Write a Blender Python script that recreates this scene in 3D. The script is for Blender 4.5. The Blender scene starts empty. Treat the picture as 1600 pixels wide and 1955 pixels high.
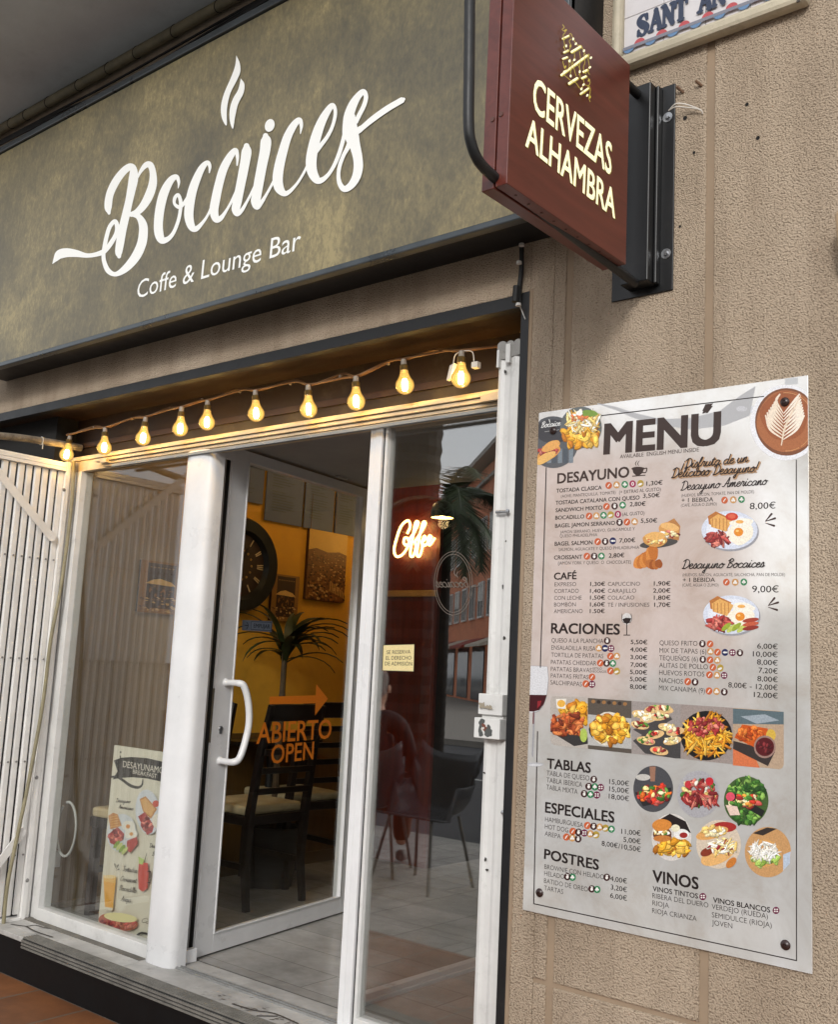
import bpy, bmesh, math, random
import numpy as np
from mathutils import Vector, Matrix
rnd = random.Random(7)
scene = bpy.context.scene
COL = scene.collection

# ------------------------------------------------------------------ camera
F = 1974.46                       # focal length in photo pixels (photo 1600 x 1955)
ROLL, PITCH, YAW = -0.0501594, 0.1504793, 0.6954201
CAM = np.array([0.0, -2.5, 1.36])
def _rot():
    cy, sy, cp, sp, cr, sr = (math.cos(YAW), math.sin(YAW), math.cos(PITCH), math.sin(PITCH), math.cos(ROLL), math.sin(ROLL))
    return (np.array([[cy, -sy, 0], [sy, cy, 0], [0, 0, 1]]) @ np.array([[1, 0, 0], [0, cp, -sp], [0, sp, cp]])
            @ np.array([[cr, 0, sr], [0, 1, 0], [-sr, 0, cr]]))
MR = _rot()
cam = bpy.data.cameras.new('camera'); camo = bpy.data.objects.new('camera', cam); COL.objects.link(camo)
cam.sensor_fit = 'HORIZONTAL'; cam.sensor_width = 36; cam.lens = 36 * F / 1600
cam.clip_start = 0.05; cam.clip_end = 400
m4 = Matrix.Identity(4)
for i in range(3):
    m4[i][0] = MR[i][0]; m4[i][1] = MR[i][2]; m4[i][2] = -MR[i][1]; m4[i][3] = CAM[i]
camo.matrix_world = m4
scene.camera = camo

# ------------------------------------------------------------------ world, sun, exposure
world = bpy.data.worlds.new('World'); scene.world = world; world.use_nodes = True
wn = world.node_tree
sky = wn.nodes.new('ShaderNodeTexSky'); sky.sky_type = 'NISHITA'; sky.sun_disc = False
SUN_EL, SUN_AZ = math.radians(24), math.radians(155)      # azimuth measured from +Y towards +X
sky.sun_elevation = SUN_EL; sky.sun_rotation = SUN_AZ
sky.air_density = 1.0; sky.dust_density = 2.5; sky.ozone_density = 1.0
hs_ = wn.nodes.new('ShaderNodeHueSaturation'); hs_.inputs['Saturation'].default_value = 0.35      # high thin overcast: pale, hardly blue
wn.links.new(sky.outputs[0], hs_.inputs['Color']); 
cl_ = wn.nodes.new('ShaderNodeMix'); cl_.data_type = 'RGBA'; cl_.inputs[0].default_value = .6; cl_.inputs[7].default_value = (8.0, 8.2, 8.5, 1)      # even white cloud layer
wn.links.new(hs_.outputs[0], cl_.inputs[6]); wn.links.new(cl_.outputs[2], wn.nodes['Background'].inputs[0])
wn.nodes['Background'].inputs[1].default_value = 0.135
sun = bpy.data.lights.new('sun', 'SUN'); suno = bpy.data.objects.new('sun', sun); COL.objects.link(suno)
sun.energy = 1.2; sun.angle = math.radians(10); sun.color = (1.0, 0.98, 0.95)
sd = Vector((math.sin(SUN_AZ) * math.cos(SUN_EL), math.cos(SUN_AZ) * math.cos(SUN_EL), math.sin(SUN_EL)))
suno.rotation_euler = sd.to_track_quat('Z', 'Y').to_euler()
scene.view_settings.view_transform = 'Standard'; scene.view_settings.look = 'None'
scene.view_settings.exposure = 0.47; scene.view_settings.gamma = 1.0
scene.cycles.max_bounces = 10; scene.cycles.transparent_max_bounces = 16
scene.cycles.glossy_bounces = 5; scene.cycles.diffuse_bounces = 4
scene.cycles.sample_clamp_indirect = 6.0
scene.cycles.use_denoising = True
try: scene.cycles.denoiser = 'OPENIMAGEDENOISE'
except Exception: pass

# ------------------------------------------------------------------ surveying: photo pixel -> point on a real plane
def ray(x, y): return MR @ np.array([(x - 800) / F, 1, -(y - 977.5) / F])
def onY(p, Y): d = ray(*p); return Vector(CAM + d * (Y - CAM[1]) / d[1])
def onX(p, X): d = ray(*p); return Vector(CAM + d * (X - CAM[0]) / d[0])
def onZ(p, Z): d = ray(*p); return Vector(CAM + d * (Z - CAM[2]) / d[2])
def onP(p, o, n):
    d = Vector(ray(*p)); c = Vector(CAM); return c + d * ((o - c).dot(n) / d.dot(n))
def A7(x, y): return (1000 + x / 2.6667, 700 + y / 2.6667)
def A8(x, y): return (980 + x / 2.5806, 1280 + y / 2.5806)

# ------------------------------------------------------------------ materials
def lin(*c): return tuple(((v / 255) / 12.92 if v <= 10 else ((v / 255 + .055) / 1.055) ** 2.4) for v in c)
def newmat(name):
    m = bpy.data.materials.new(name); m.use_nodes = True
    return m, m.node_tree, m.node_tree.nodes['Principled BSDF']
def N(nt, t, **kw):
    n = nt.nodes.new(t)
    for k, v in kw.items():
        if k[0] == 'i' and k[1:].isdigit(): n.inputs[int(k[1:])].default_value = v
        elif k in n.inputs: n.inputs[k].default_value = v
        else: setattr(n, k, v)
    return n
def ramp(nt, fac, stops):
    r = nt.nodes.new('ShaderNodeValToRGB'); e = r.color_ramp.elements
    while len(e) < len(stops): e.new(0.5)
    for el, (p, c) in zip(e, stops): el.position = p; el.color = (*c, 1) if len(c) == 3 else c
    nt.links.new(fac, r.inputs[0]); return r
def coords(nt, scale=(1, 1, 1)):
    tc = nt.nodes.new('ShaderNodeTexCoord'); mp = nt.nodes.new('ShaderNodeMapping'); mp.inputs['Scale'].default_value = scale
    nt.links.new(tc.outputs['Object'], mp.inputs[0]); return mp.outputs[0]
def M(name, c, rough=.5, metal=0., var=.15, vs=6., c2=None, bump=0., bs=60., stretch=(1, 1, 1), spec=.5, coat=0., emit=None, es=0., dirt=0.):
    """principled paint / plaster / metal with two-scale tone variation, optional bump and blotchy dirt"""
    m, nt, b = newmat(name); L = nt.links.new
    co = coords(nt, stretch)
    n1 = N(nt, 'ShaderNodeTexNoise', Scale=vs, Detail=6., Roughness=.65); L(co, n1.inputs[0])
    c2 = c2 or tuple(v * (1 - var * 1.6) for v in c)
    c1 = tuple(min(1, v * (1 + var * .5)) for v in c) if not c2 is None else c
    r = ramp(nt, n1.outputs[0], [(.3, c2), (.68, c1)])
    out = r.outputs[0]
    if dirt:
        n3 = N(nt, 'ShaderNodeTexNoise', Scale=vs * 2.3, Detail=9., Roughness=.75); L(co, n3.inputs[0])
        rr = ramp(nt, n3.outputs[0], [(.56, (0, 0, 0)), (.72, (dirt, dirt, dirt))])
        mx = N(nt, 'ShaderNodeMix', data_type='RGBA'); L(rr.outputs[0], mx.inputs[0]); L(out, mx.inputs[6]); mx.inputs[7].default_value = (.09, .075, .06, 1)
        out = mx.outputs[2]
    L(out, b.inputs['Base Color'])
    b.inputs['Roughness'].default_value = rough; b.inputs['Metallic'].default_value = metal
    b.inputs['Specular IOR Level'].default_value = spec
    rr2 = ramp(nt, n1.outputs[0], [(.2, (max(0, rough - .1),) * 3), (.8, (min(1, rough + .12),) * 3)]); L(rr2.outputs[0], b.inputs['Roughness'])
    if coat: b.inputs['Coat Weight'].default_value = coat; b.inputs['Coat Roughness'].default_value = .15
    if bump:
        n2 = N(nt, 'ShaderNodeTexNoise', Scale=bs, Detail=4., Roughness=.6); L(co, n2.inputs[0])
        bp = N(nt, 'ShaderNodeBump', Strength=min(1, bump), Distance=.002 * max(1, bump)); L(n2.outputs[0], bp.inputs['Height']); L(bp.outputs[0], b.inputs['Normal'])
    if emit: b.inputs['Emission Color'].default_value = (*emit, 1); b.inputs['Emission Strength'].default_value = es
    return m

def mat_stucco():
    m, nt, b = newmat('stucco'); L = nt.links.new; co = coords(nt)
    big = N(nt, 'ShaderNodeTexNoise', Scale=1.6, Detail=5., Roughness=.6); L(co, big.inputs[0])
    r = ramp(nt, big.outputs[0], [(.25, lin(163, 146, 126)), (.5, lin(177, 159, 138)), (.75, lin(188, 171, 151))])
    v = N(nt, 'ShaderNodeTexNoise', Scale=205., Detail=2., Roughness=.5, Distortion=.15); L(co, v.inputs[0])
    hr = ramp(nt, v.outputs[0], [(.3, (0, 0, 0)), (.46, (.6, .6, .6)), (.72, (1, 1, 1))])
    pit = ramp(nt, v.outputs[0], [(.3, (.62, .58, .54)), (.42, (1, 1, 1))])
    mx = N(nt, 'ShaderNodeMix', data_type='RGBA', blend_type='MULTIPLY'); mx.inputs[0].default_value = .8
    L(r.outputs[0], mx.inputs[6]); L(pit.outputs[0], mx.inputs[7])
    cst = coords(nt, (5, 5, .45)); stn = N(nt, 'ShaderNodeTexNoise', Scale=1.4, Detail=7., Roughness=.65); L(cst, stn.inputs[0])       # rain streaks and patched areas
    sr_ = ramp(nt, stn.outputs[0], [(.36, (.74, .72, .7)), (.56, (1, 1, 1)), (.75, (1.06, 1.06, 1.06))]); m2 = N(nt, 'ShaderNodeMix', data_type='RGBA', blend_type='MULTIPLY'); m2.inputs[0].default_value = .7
    L(mx.outputs[2], m2.inputs[6]); L(sr_.outputs[0], m2.inputs[7]); L(m2.outputs[2], b.inputs['Base Color'])
    f = N(nt, 'ShaderNodeTexNoise', Scale=420., Detail=2.); L(co, f.inputs[0])
    b1 = N(nt, 'ShaderNodeBump', Strength=.25, Distance=.001); L(f.outputs[0], b1.inputs['Height'])
    bp = N(nt, 'ShaderNodeBump', Strength=1., Distance=.005); L(hr.outputs[0], bp.inputs['Height']); L(b1.outputs[0], bp.inputs['Normal']); L(bp.outputs[0], b.inputs['Normal'])
    b.inputs['Roughness'].default_value = .88; b.inputs['Specular IOR Level'].default_value = .25
    return m
def mat_signpanel():
    m, nt, b = newmat('mottled_sign_panel'); L = nt.links.new; co = coords(nt, (1, 1, 1)); cs = coords(nt, (1.6, 1, .8))
    a = N(nt, 'ShaderNodeTexNoise', Scale=2.1, Detail=7., Roughness=.62, Distortion=.5); L(co, a.inputs[0])
    c = N(nt, 'ShaderNodeTexNoise', Scale=24., Detail=10., Roughness=.75, Distortion=.3); L(cs, c.inputs[0])
    d = N(nt, 'ShaderNodeTexNoise', Scale=70., Detail=6., Roughness=.7); L(cs, d.inputs[0])
    s1 = N(nt, 'ShaderNodeMath', operation='MULTIPLY_ADD'); L(c.outputs[0], s1.inputs[0]); s1.inputs[1].default_value = .5; 
    s0 = N(nt, 'ShaderNodeMath', operation='MULTIPLY'); L(a.outputs[0], s0.inputs[0]); s0.inputs[1].default_value = .8; L(s0.outputs[0], s1.inputs[2])
    s2 = N(nt, 'ShaderNodeMath', operation='MULTIPLY_ADD'); L(d.outputs[0], s2.inputs[0]); s2.inputs[1].default_value = .34; L(s1.outputs[0], s2.inputs[2])
    r = ramp(nt, s2.outputs[0], [(.64, lin(88, 84, 72)), (.79, lin(106, 99, 79)), (.9, lin(126, 116, 88)), (1., lin(152, 139, 102))])
    L(r.outputs[0], b.inputs['Base Color'])
    b.inputs['Roughness'].default_value = .42; b.inputs['Specular IOR Level'].default_value = .35
    return m
def mat_wood(name, c1, c2, axis='Z', rough=.4, sc=3., coat=0.):
    m, nt, b = newmat(name); L = nt.links.new
    st = {'Z': (14, 14, 1.1), 'X': (1.1, 14, 14), 'Y': (14, 1.1, 14)}[axis]
    co = coords(nt, st)
    n = N(nt, 'ShaderNodeTexNoise', Scale=sc, Detail=8., Roughness=.65, Distortion=.6); L(co, n.inputs[0])
    r = ramp(nt, n.outputs[0], [(.3, c1), (.7, c2)]); L(r.outputs[0], b.inputs['Base Color'])
    b.inputs['Roughness'].default_value = rough
    bp = N(nt, 'ShaderNodeBump', Strength=.25, Distance=.001); L(n.outputs[0], bp.inputs['Height']); L(bp.outputs[0], b.inputs['Normal'])
    if coat: b.inputs['Coat Weight'].default_value = coat; b.inputs['Coat Roughness'].default_value = .2
    return m
def mat_glass(name, f0=.1, tint=(.95, .96, .95), rough=.0):
    """clear sheet glass: transparent, mirror share rising towards grazing angles (same from both sides)"""
    m, nt, b = newmat(name); L = nt.links.new; nt.nodes.remove(b)
    t = N(nt, 'ShaderNodeBsdfTransparent'); t.inputs[0].default_value = (*tint, 1)
    g = N(nt, 'ShaderNodeBsdfGlossy'); g.inputs['Roughness'].default_value = rough
    lw = N(nt, 'ShaderNodeLayerWeight', Blend=.5); p = N(nt, 'ShaderNodeMath', operation='POWER'); L(lw.outputs['Facing'], p.inputs[0]); p.inputs[1].default_value = 5
    q = N(nt, 'ShaderNodeMath', operation='MULTIPLY_ADD'); L(p.outputs[0], q.inputs[0]); q.inputs[1].default_value = 1 - f0; q.inputs[2].default_value = f0
    mx = N(nt, 'ShaderNodeMixShader'); L(q.outputs[0], mx.inputs[0]); L(t.outputs[0], mx.inputs[1]); L(g.outputs[0], mx.inputs[2])
    L(mx.outputs[0], nt.nodes['Material Output'].inputs[0]); return m
def mat_tiles(name, tile, c1, c2, grout, w, h, gw, rough, rot=0., bump=.3, off=0., var=5.):
    m, nt, b = newmat(name); L = nt.links.new
    tc = nt.nodes.new('ShaderNodeTexCoord'); mp = nt.nodes.new('ShaderNodeMapping'); mp.inputs['Rotation'].default_value = (0, 0, rot)
    L(tc.outputs['Object'], mp.inputs[0])
    br = N(nt, 'ShaderNodeTexBrick', Scale=1., offset=off); L(mp.outputs[0], br.inputs[0])
    br.inputs['Mortar Size'].default_value = gw; br.inputs['Brick Width'].default_value = w; br.inputs['Row Height'].default_value = h; br.inputs['Mortar Smooth'].default_value = .2
    br.inputs['Color1'].default_value = (*c1, 1); br.inputs['Color2'].default_value = (*c2, 1); br.inputs['Mortar'].default_value = (*grout, 1)
    n = N(nt, 'ShaderNodeTexNoise', Scale=var, Detail=9., Roughness=.7); L(mp.outputs[0], n.inputs[0])
    rr = ramp(nt, n.outputs[0], [(.3, (.62, .6, .58)), (.65, (1.1, 1.08, 1.06))])
    mx = N(nt, 'ShaderNodeMix', data_type='RGBA', blend_type='MULTIPLY'); mx.inputs[0].default_value = 1
    L(br.outputs[0], mx.inputs[6]); L(rr.outputs[0], mx.inputs[7]); L(mx.outputs[2], b.inputs['Base Color'])
    b.inputs['Roughness'].default_value = rough
    bp = N(nt, 'ShaderNodeBump', Strength=bump, Distance=.004, invert=True); L(br.outputs['Fac'], bp.inputs['Height']); L(bp.outputs[0], b.inputs['Normal'])
    return m
def mat_print(name, rough=.4, coat=0., grain=.8, spec=.5, metal=0.):
    """printed ink: the colour comes from the mesh's own print colours"""
    m, nt, b = newmat(name); L = nt.links.new
    at = N(nt, 'ShaderNodeAttribute', attribute_name='ink')
    co = coords(nt); n = N(nt, 'ShaderNodeTexNoise', Scale=260., Detail=3.); L(co, n.inputs[0])
    rr = ramp(nt, n.outputs[0], [(.3, (.78, .78, .78)), (.7, (1.12, 1.12, 1.12))])
    mx = N(nt, 'ShaderNodeMix', data_type='RGBA', blend_type='MULTIPLY'); mx.inputs[0].default_value = grain
    L(at.outputs[0], mx.inputs[6]); L(rr.outputs[0], mx.inputs[7]); L(mx.outputs[2], b.inputs['Base Color'])
    b.inputs['Roughness'].default_value = rough; b.inputs['Specular IOR Level'].default_value = spec
    b.inputs['Coat Weight'].default_value = coat; b.inputs['Coat Roughness'].default_value = .22
    return m

# ------------------------------------------------------------------ objects
def tag(o, label=None, cat=None, group=None, kind=None):
    for k, v in (('label', label), ('category', cat), ('group', group), ('kind', kind)):
        if v: o[k] = v
    return o
def thing(name, label, cat, loc=(0, 0, 0), group=None):
    o = bpy.data.objects.new(name, None); COL.objects.link(o); o.location = loc
    o.empty_display_size = .05
    return tag(o, label, cat, group)
def copy_tree(o, parent=None):
    c = o.copy(); COL.objects.link(c); c.parent = parent
    for ch in o.children: copy_tree(ch, c)
    return c

class MB:
    """collects shapes in world coordinates; build() makes ONE mesh object, its vertices relative to the parent thing"""
    def __init__(s): s.v = []; s.f = []; s.mi = []; s.m = 0; s.ink = []; s.col = (.5, .5, .5)
    def add(s, vs, fs):
        k = len(s.v); s.v += [Vector(v) for v in vs]
        for f in fs: s.f.append([k + i for i in f]); s.mi.append(s.m); s.ink.append(s.col)
        return s
    def box(s, a, b):
        (x0, y0, z0), (x1, y1, z1) = [min(p) for p in zip(a, b)], [max(p) for p in zip(a, b)]
        return s.add([(x0, y0, z0), (x1, y0, z0), (x1, y1, z0), (x0, y1, z0), (x0, y0, z1), (x1, y0, z1), (x1, y1, z1), (x0, y1, z1)],
                     [(0, 3, 2, 1), (4, 5, 6, 7), (0, 1, 5, 4), (1, 2, 6, 5), (2, 3, 7, 6), (3, 0, 4, 7)])
    def obox(s, o, ex, ey, ez):
        o, ex, ey, ez = Vector(o), Vector(ex), Vector(ey), Vector(ez)
        vs = [o, o + ex, o + ex + ey, o + ey]; vs += [v + ez for v in vs]
        fs = [(0, 3, 2, 1), (4, 5, 6, 7), (0, 1, 5, 4), (1, 2, 6, 5), (2, 3, 7, 6), (3, 0, 4, 7)]
        if ex.cross(ey).dot(ez) < 0: fs = [f[::-1] for f in fs]
        return s.add(vs, fs)
    def bar(s, a, b, w, h, up=(0, 0, 1)):
        a, b, up = Vector(a), Vector(b), Vector(up); d = (b - a).normalized(); sx = d.cross(up)
        if sx.length < 1e-4: sx = d.cross(Vector((1, 0, 0)))
        sx.normalize(); u = sx.cross(d)
        return s.obox(a - sx * w / 2 - u * h / 2, sx * w, b - a, u * h)
    def tube(s, pts, r, n=10, cap=True):
        pts = [Vector(p) for p in pts]; rs = r if isinstance(r, (list, tuple)) else [r] * len(pts)
        rings = []; prev = None
        for i, p in enumerate(pts):
            d = (pts[min(i + 1, len(pts) - 1)] - pts[max(i - 1, 0)]).normalized()
            if prev is None: prev = d.orthogonal()
            u = (prev - d * prev.dot(d))
            u = u.normalized() if u.length > 1e-6 else d.orthogonal().normalized()
            prev = u; w = d.cross(u)
            rings.append([p + (u * math.cos(2 * math.pi * k / n) + w * math.sin(2 * math.pi * k / n)) * rs[i] for k in range(n)])
        fs = [(i * n + k, i * n + (k + 1) % n, (i + 1) * n + (k + 1) % n, (i + 1) * n + k) for i in range(len(pts) - 1) for k in range(n)]
        if cap: fs += [tuple(range(n))[::-1], tuple((len(pts) - 1) * n + k for k in range(n))]
        return s.add([v for r_ in rings for v in r_], fs)
    def lathe(s, o, prof, n=20, axis=(0, 0, 1)):
        ax = Vector(axis).normalized(); u = ax.orthogonal().normalized(); w = ax.cross(u); o = Vector(o)
        vs = [o + ax * z + (u * math.cos(2 * math.pi * k / n) + w * math.sin(2 * math.pi * k / n)) * max(r, 1e-5) for r, z in prof for k in range(n)]
        fs = [(i * n + k, i * n + (k + 1) % n, (i + 1) * n + (k + 1) % n, (i + 1) * n + k) for i in range(len(prof) - 1) for k in range(n)]
        return s.add(vs, fs)
    def poly(s, pts): return s.add(pts, [tuple(range(len(pts)))])
    def prism(s, pts, ex):
        ex = Vector(ex); n = len(pts); a = [Vector(p) for p in pts]; b = [p + ex for p in a]
        fs = [tuple(range(n))[::-1], tuple(n + k for k in range(n))] + [(k, (k + 1) % n, n + (k + 1) % n, n + k) for k in range(n)]
        nm = sum(((a[k] - a[0]).cross(a[(k + 1) % n] - a[0]) for k in range(1, n - 1)), Vector())
        if nm.dot(ex) < 0: fs = [f[::-1] for f in fs]
        return s.add(a + b, fs)
    def build(s, name, mats, parent=None, smooth=False, bevel=0., ink=False):
        me = bpy.data.meshes.new(name); o = bpy.data.objects.new(name, me); COL.objects.link(o)
        off = Vector((0, 0, 0)); p = parent
        while p: off += p.location; p = p.parent
        me.from_pydata([tuple(v - off) for v in s.v], [], s.f)
        for m in (mats if isinstance(mats, (list, tuple)) else [mats]): me.materials.append(m)
        me.polygons.foreach_set('material_index', s.mi)
        if smooth:
            me.polygons.foreach_set('use_smooth', [True] * len(s.f))
            try: me.set_sharp_from_angle(angle=math.radians(38))
            except Exception: pass
        if ink:
            at = me.color_attributes.new('ink', 'FLOAT_COLOR', 'CORNER')
            data = []
            for f, c in zip(s.f, s.ink): data += list((*c, 1)) * len(f)
            at.data.foreach_set('color', data)
        if bevel:
            bv = o.modifiers.new('bevel', 'BEVEL'); bv.width = bevel; bv.segments = 2; bv.limit_method = 'ANGLE'
        me.validate(); me.update()
        if parent: o.parent = parent
        return o

def each(name, mat, parent, items, fn, **kw):
    """one mesh object per item: fn(mb, item) adds the shapes"""
    for it in items:
        mb = MB(); fn(mb, it); mb.build(name, mat, parent, **kw)

def spline(pts, k=8):
    """Catmull-Rom through points of any dimension"""
    P = [np.array(p, float) for p in pts]; P = [2 * P[0] - P[1]] + P + [2 * P[-1] - P[-2]]; out = []
    for i in range(1, len(P) - 2):
        for j in range(k):
            t = j / k; a, b, c, d = P[i - 1:i + 3]
            out.append(.5 * (2 * b + (c - a) * t + (2 * a - 5 * b + 4 * c - d) * t * t + (3 * b - a - 3 * c + d) * t ** 3))
    return out + [P[-2]]

# ---- flat print on a plane: fn maps 2-D art coordinates to 3-D, nrm lifts each layer
_tc = {}
def text_polys(s, weight=0.):
    key = (s, weight)
    if key in _tc: return _tc[key]
    cu = bpy.data.curves.new('t', 'FONT'); cu.body = s; cu.resolution_u = 3; cu.offset = weight; cu.fill_mode = 'FRONT'
    o = bpy.data.objects.new('t', cu); COL.objects.link(o)
    dg = bpy.context.evaluated_depsgraph_get(); dg.update()
    me = bpy.data.meshes.new_from_object(o.evaluated_get(dg))
    vs = np.array([v.co[:2] for v in me.vertices]).reshape(-1, 2); fs = [tuple(p.vertices) for p in me.polygons]
    bpy.data.objects.remove(o); bpy.data.curves.remove(cu); bpy.data.meshes.remove(me)
    _tc[key] = (vs, fs); return _tc[key]
CAPH = None
class Art(MB):
    def __init__(s, fn, nrm, base=.0006, step=.00002):
        super().__init__(); s.fn = fn; s.n = Vector(nrm).normalized(); s.h = s.h0 = base; s.step = step
    def reset(s): s.h = s.h0; return s
    def put(s, pts, faces, c=None):
        if c is not None: s.col = c
        s.h += s.step
        vs = [s.fn(tuple(p)) + s.n * s.h for p in pts]
        fl = []
        for f in faces:
            a, b, d = vs[f[0]], vs[f[1]], vs[f[2]]
            fl.append(f)
        return s.add(vs, fl)
    def shape(s, pts, c=None): return s.put(pts, [tuple(range(len(pts)))], c)
    def ell(s, cx, cy, rx, ry, c=None, rot=0., n=24, wob=0., clip=None, sd=None):
        r_ = random.Random(sd if sd is not None else rnd.random()); pts = []
        ph = [r_.uniform(0, 6.28) for _ in range(3)]
        for k in range(n):
            a = 2 * math.pi * k / n; q = 1 + wob * (math.sin(2 * a + ph[0]) + .7 * math.sin(3 * a + ph[1]) + .5 * math.sin(5 * a + ph[2]))
            x, y = rx * q * math.cos(a), ry * q * math.sin(a)
            x, y = cx + x * math.cos(rot) - y * math.sin(rot), cy + x * math.sin(rot) + y * math.cos(rot)
            if clip: x = min(max(x, clip[0]), clip[1])
            pts.append((x, y))
        return s.shape(pts, c)
    def line(s, pts, w, c=None, k=6, taper=False):
        P = spline([(*p, w) if len(p) == 2 else p for p in pts], k) if k > 1 else [np.array((*p, w)) if len(p) == 2 else np.array(p) for p in pts]
        L, R = [], []
        for i, p in enumerate(P):
            d = P[min(i + 1, len(P) - 1)][:2] - P[max(i - 1, 0)][:2]; l = np.hypot(*d) or 1
            n = np.array([-d[1], d[0]]) / l * max(p[2], .01) / 2
            L.append(p[:2] + n); R.append(p[:2] - n)
        m = len(P)
        fs = [(i, i + 1, m + i + 1, m + i) for i in range(m - 1)]
        if c is not None: s.col = c
        s.h += s.step; e = s.step * .3                 # the ribbon climbs a hair along its length so that loops never share a plane
        s.add([s.fn(tuple(p)) + s.n * (s.h + e * (i % m)) for i, p in enumerate(L + R)], fs); s.h += e * m
        for e in (P[0], P[-1]):                       # round ends, each its own layer
            if e[2] > 1.2 * 0: s.put([(e[0] + e[2] / 2 * math.cos(a), e[1] + e[2] / 2 * math.sin(a)) for a in np.linspace(0, 6.283, 13)[:-1]], [tuple(range(12))], c)
        return s
    def text(s, t, p0, p1, h, c=None, w=0., shear=0., sub=None):
        """baseline from art point p0 to p1 (fitted to that length), cap height h in art units measured towards -y; laid out on the real plane"""
        vs, fs = text_polys(t, min(0., w))
        if not len(fs): return s
        q0, q1 = s.fn(p0), s.fn(p1); qt = s.fn((p0[0], p0[1] - h))
        U = q1 - q0; V = qt - q0; u = U.normalized(); up = s.n.cross(u); 
        if up.dot(V) < 0: up = -up
        hh = V.dot(up)
        x0, x1 = vs[:, 0].min(), vs[:, 0].max(); ky = hh / .682
        s.h += s.step; k = U.length / max(1e-6, x1 - x0)
        if c is not None: s.col = c
        for a, b in ((0, 0), (1, 1), (-1, -1), (1, -1), (-1, 1)) if w > .009 else ((0, 0), (1, .4), (-1, -.4)) if w > 0 else ((0, 0),):   # heavier weights: overprinted copies
            s.h += s.step
            s.add([q0 + u * ((x - x0 + a * w) * k + y * ky * shear) + up * ((y + b * w * .8) * ky) + s.n * s.h for x, y in vs], fs)
        return s

SCRIPT = {
 'a': (1.15, [[(.9,.85),(.5,1),(.12,.6),(.15,.1),(.5,.02),(.85,.5),(.92,.95),(.82,.3),(1.0,0),(1.25,.25)]]),
 'b': (1.0, [[(0,.3),(.35,1.2),(.45,1.95),(.2,1.8),(.15,.6),(.3,.05),(.65,.1),(.75,.6),(.55,.85),(.8,.7),(1.1,.75)]]),
 'c': (.88, [[(.8,.8),(.5,1),(.1,.6),(.2,.1),(.55,0),(.98,.3)]]),
 'd': (1.2, [[(.9,.85),(.5,1),(.1,.6),(.15,.1),(.5,.02),(.85,.5),(1.0,2),(.88,.3),(1.05,0),(1.3,.25)]]),
 'e': (.85, [[(.05,.4),(.6,.65),(.6,.95),(.35,1),(.1,.6),(.2,.1),(.5,0),(.92,.3)]]),
 'f': (.7, [[(0,.3),(.4,1.2),(.55,1.9),(.35,1.9),(.2,1),(.12,-.8),(.3,-1),(.4,-.5),(.25,0),(.75,.3)]]),
 'i': (.58, [[(0,.3),(.25,1),(.18,.3),(.35,0),(.65,.3)], [(.32,1.42),(.34,1.48)]]),
 'l': (.52, [[(0,.3),(.4,1.3),(.45,1.95),(.25,1.9),(.13,.5),(.3,0),(.6,.3)]]),
 'm': (1.42, [[(0,.3),(.2,1),(.13,0),(.4,.85),(.6,.95),(.58,0),(.85,.85),(1.05,.95),(1.03,.2),(1.2,0),(1.5,.3)]]),
 'n': (1.0, [[(0,.3),(.2,1),(.13,0),(.4,.85),(.65,.95),(.63,.2),(.8,0),(1.1,.3)]]),
 'o': (.95, [[(.5,1),(.1,.6),(.15,.1),(.5,0),(.8,.4),(.7,.9),(.45,1),(.6,.75),(1.05,.8)]]),
 'p': (1.0, [[(0,.3),(.2,1),(.08,-1),(.2,.7),(.5,1),(.75,.6),(.6,.05),(.25,.1),(.7,0),(1.1,.3)]]),
 'r': (.8, [[(0,.3),(.25,1.1),(.35,.95),(.6,.95),(.5,.3),(.65,0),(.9,.3)]]),
 's': (.7, [[(0,.2),(.4,1.1),(.58,.5),(.45,.02),(.1,.08)],[(.45,.02),(.8,.3)]]),
 't': (.65, [[(0,.3),(.35,1.6),(.22,.3),(.4,0),(.75,.3)], [(.02,1.15),(.65,1.25)]]),
 'u': (1.1, [[(0,.4),(.2,1),(.13,.2),(.4,0),(.75,.5),(.82,1),(.74,.2),(.9,0),(1.2,.3)]]),
 'y': (1.0, [[(0,.4),(.2,1),(.13,.3),(.4,.05),(.75,.5),(.82,1),(.65,-.8),(.4,-1),(.3,-.7),(1.1,.2)]]),
 'D': (1.3, [[(.4,1.9),(.3,.1),(.1,.1),(.6,0),(1.2,.6),(1.1,1.6),(.5,2.0),(0,1.6)]]),
 'A': (1.35, [[(-.1,.2),(.3,.3),(.9,2),(1.0,1.9),(1.0,.1),(1.35,.2)], [(.35,.75),(1.15,.85)]]),
 'B': (1.2, [[(.42,1.9),(.2,0)], [(.05,1.5),(.6,2),(1,1.6),(.5,1.05),(1.05,.7),(.7,.05),(.1,.1)]]),
 'C': (1.05, [[(1.1,1.6),(.8,2),(.2,1.2),(.2,.3),(.6,0),(1.15,.4)]]),
 'T': (1.0, [[(0,1.7),(.3,1.95),(1.2,1.95)], [(.7,1.95),(.5,.2),(.2,.05)]]),
 '!': (.5, [[(.35,2),(.2,.6)], [(.12,.08),(.13,.02)]]), '\u00a1': (.5, [[(.2,1.0),(.05,-.4)], [(.25,1.4),(.26,1.46)]]), ' ': (.6, []),
}
def script(art, t, p0, p1, xh, w, c=None, shear=.28, mirror=False):
    """joined-up hand lettering, fitted between p0 and p1; xh = x-height in art units (up is -y)"""
    adv = sum(SCRIPT[ch][0] for ch in t); d = np.array(p1, float) - np.array(p0, float); k = d / adv; x = 0
    for ch in t:
        a, st = SCRIPT[ch]
        for q in st:
            art.line([tuple(np.array(p0) + k * (x + px + py * shear) - np.array((0, py * xh))) for px, py in q], w, c, k=5)
        x += a
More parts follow.
